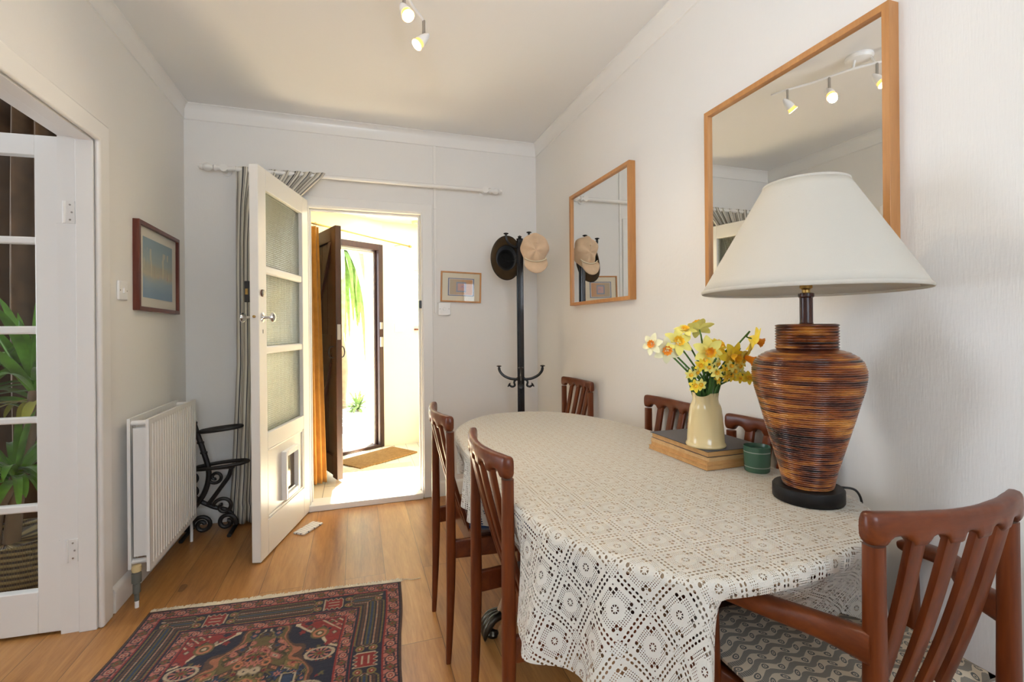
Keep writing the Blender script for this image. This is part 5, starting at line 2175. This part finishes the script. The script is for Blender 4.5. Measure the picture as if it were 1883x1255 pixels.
# navy zone: oval rosettes with pale outline
for cx0, cy0 in ((.80, .60), (.72, .27)):
    q = np.hypot((ux_ - cx0) * hwx / 1.5, (uy_ - cy0) * hwy)
    ring_m = fmask & (q < .036)
    put(ring_m & (q > .028), CRM * .8)
    put(fmask & (q <= .028), NAVY)
    tt = np.arctan2((uy_ - cy0) * hwy, (ux_ - cx0) * hwx)
    put(fmask & (q <= .027) & (q > .013) & ((tt / 2 / np.pi * 10) % 1 < .5), PINK)
    put(fmask & (q < .013), OLV)
    put(fmask & (q < .006), RED)
# stepped central cross outlined in cream
q = np.minimum(np.maximum(AX * 2.4, AY * .8), np.maximum(AX * .9, AY * 2.6))
q = np.floor(q / .006) * .006
for lim, c in ((.080, NAVY), (.074, CRM), (.066, PINK), (.055, RED), (.046, CRM * .9), (.040, NAVY), (.030, OLV), (.018, SAL)):
    put(fmask & (q < lim), c)
q = np.floor(np.maximum(a(AX - .14) * 1.1, a(AY - .20)) / .005) * .005
for lim, c in ((.030, CRM * .8), (.025, NAVY), (.020, BLU)):
    put(fmask & (q + (AX > .15) * .008 < lim), c)
noise_ = 1 + .22 * (rs.rand(*GX.shape) - .5)
colr *= noise_[..., None] * (1 + .12 * np.sin(GY * 210 + rs.rand() * 3)[..., None] * .5)
colr = np.clip(colr, 0, 1) * .74
zf = .0085 + .0007 * rs.rand(*GX.shape) + .0012 * np.sin(GX * 9 + GY * 5)
verts = np.stack([GX, GY, zf], -1).reshape(-1, 3)
# waviness of the sides
verts[:, 0] += .004 * np.sin(verts[:, 1] * 11)
idx = np.arange((nx + 1) * (ny + 1)).reshape(ny + 1, nx + 1)
quads = np.stack([idx[:-1, :-1], idx[:-1, 1:], idx[1:, 1:], idx[1:, :-1]], -1).reshape(-1, 4)
me = bpy.data.meshes.new('pile')
me.vertices.add(len(verts))
me.vertices.foreach_set('co', verts.ravel().astype(np.float32))
me.loops.add(quads.size)
me.loops.foreach_set('vertex_index', quads.ravel().astype(np.int32))
me.polygons.add(len(quads))
me.polygons.foreach_set('loop_start', np.arange(0, quads.size, 4, dtype=np.int32))
me.update()
me.validate()
ca = me.color_attributes.new('dye', 'FLOAT_COLOR', 'POINT')
ca.data.foreach_set('color', np.concatenate([colr, np.ones(GX.shape + (1,))], -1).astype(np.float32).ravel())
m = Mat('wool_pile', (.2, .1, .1), .95, spec=.1)
at = m.n('ShaderNodeAttribute')
at.attribute_name = 'dye'
m.col(at.outputs['Color'])
m.bump(m.noise(m.coord(), 500, 2), .5, .003)
m.b.inputs['Sheen Weight'].default_value = .15
me.materials.append(m.m)
me.shade_smooth()
rugt = thing('persian_rug', 'red, pink and navy Persian rug with cream fringe on the oak floor', 'rug', (-.838, 2.395 - 0, 0), R(-4.8))
pile = bpy.data.objects.new('pile', me)
COL.objects.link(pile)
pile.parent = rugt
pile.location = (0, -RL, 0)
B().box(0.002, -RL + .002, .0005, RW - .002, -.002, .0072).obj('backing', fabric('rug_backing', (.16, .08, .05)), rugt)
b = B()
rr_ = random.Random(9)
for k in range(420):
    x_ = k / 420 * RW
    l_ = rr_.uniform(.022, .042)
    sk = rr_.uniform(-.008, .008)
    b.sweep([(x_, -.004, .007), (x_ + sk * .5, l_ * .5, .009), (x_ + sk, l_, .002)], [.0024, .0024, .0014], 5)
b.sweep(catmull([(RW - .005, .0, .006), (RW + .02, .02, .004), (RW + .05, .012, .003), (RW + .09, .018, .002)], 5), .0015, 6)
fg = b.obj('fringe', fabric('cream_fringe', (.62, .55, .42)), rugt)
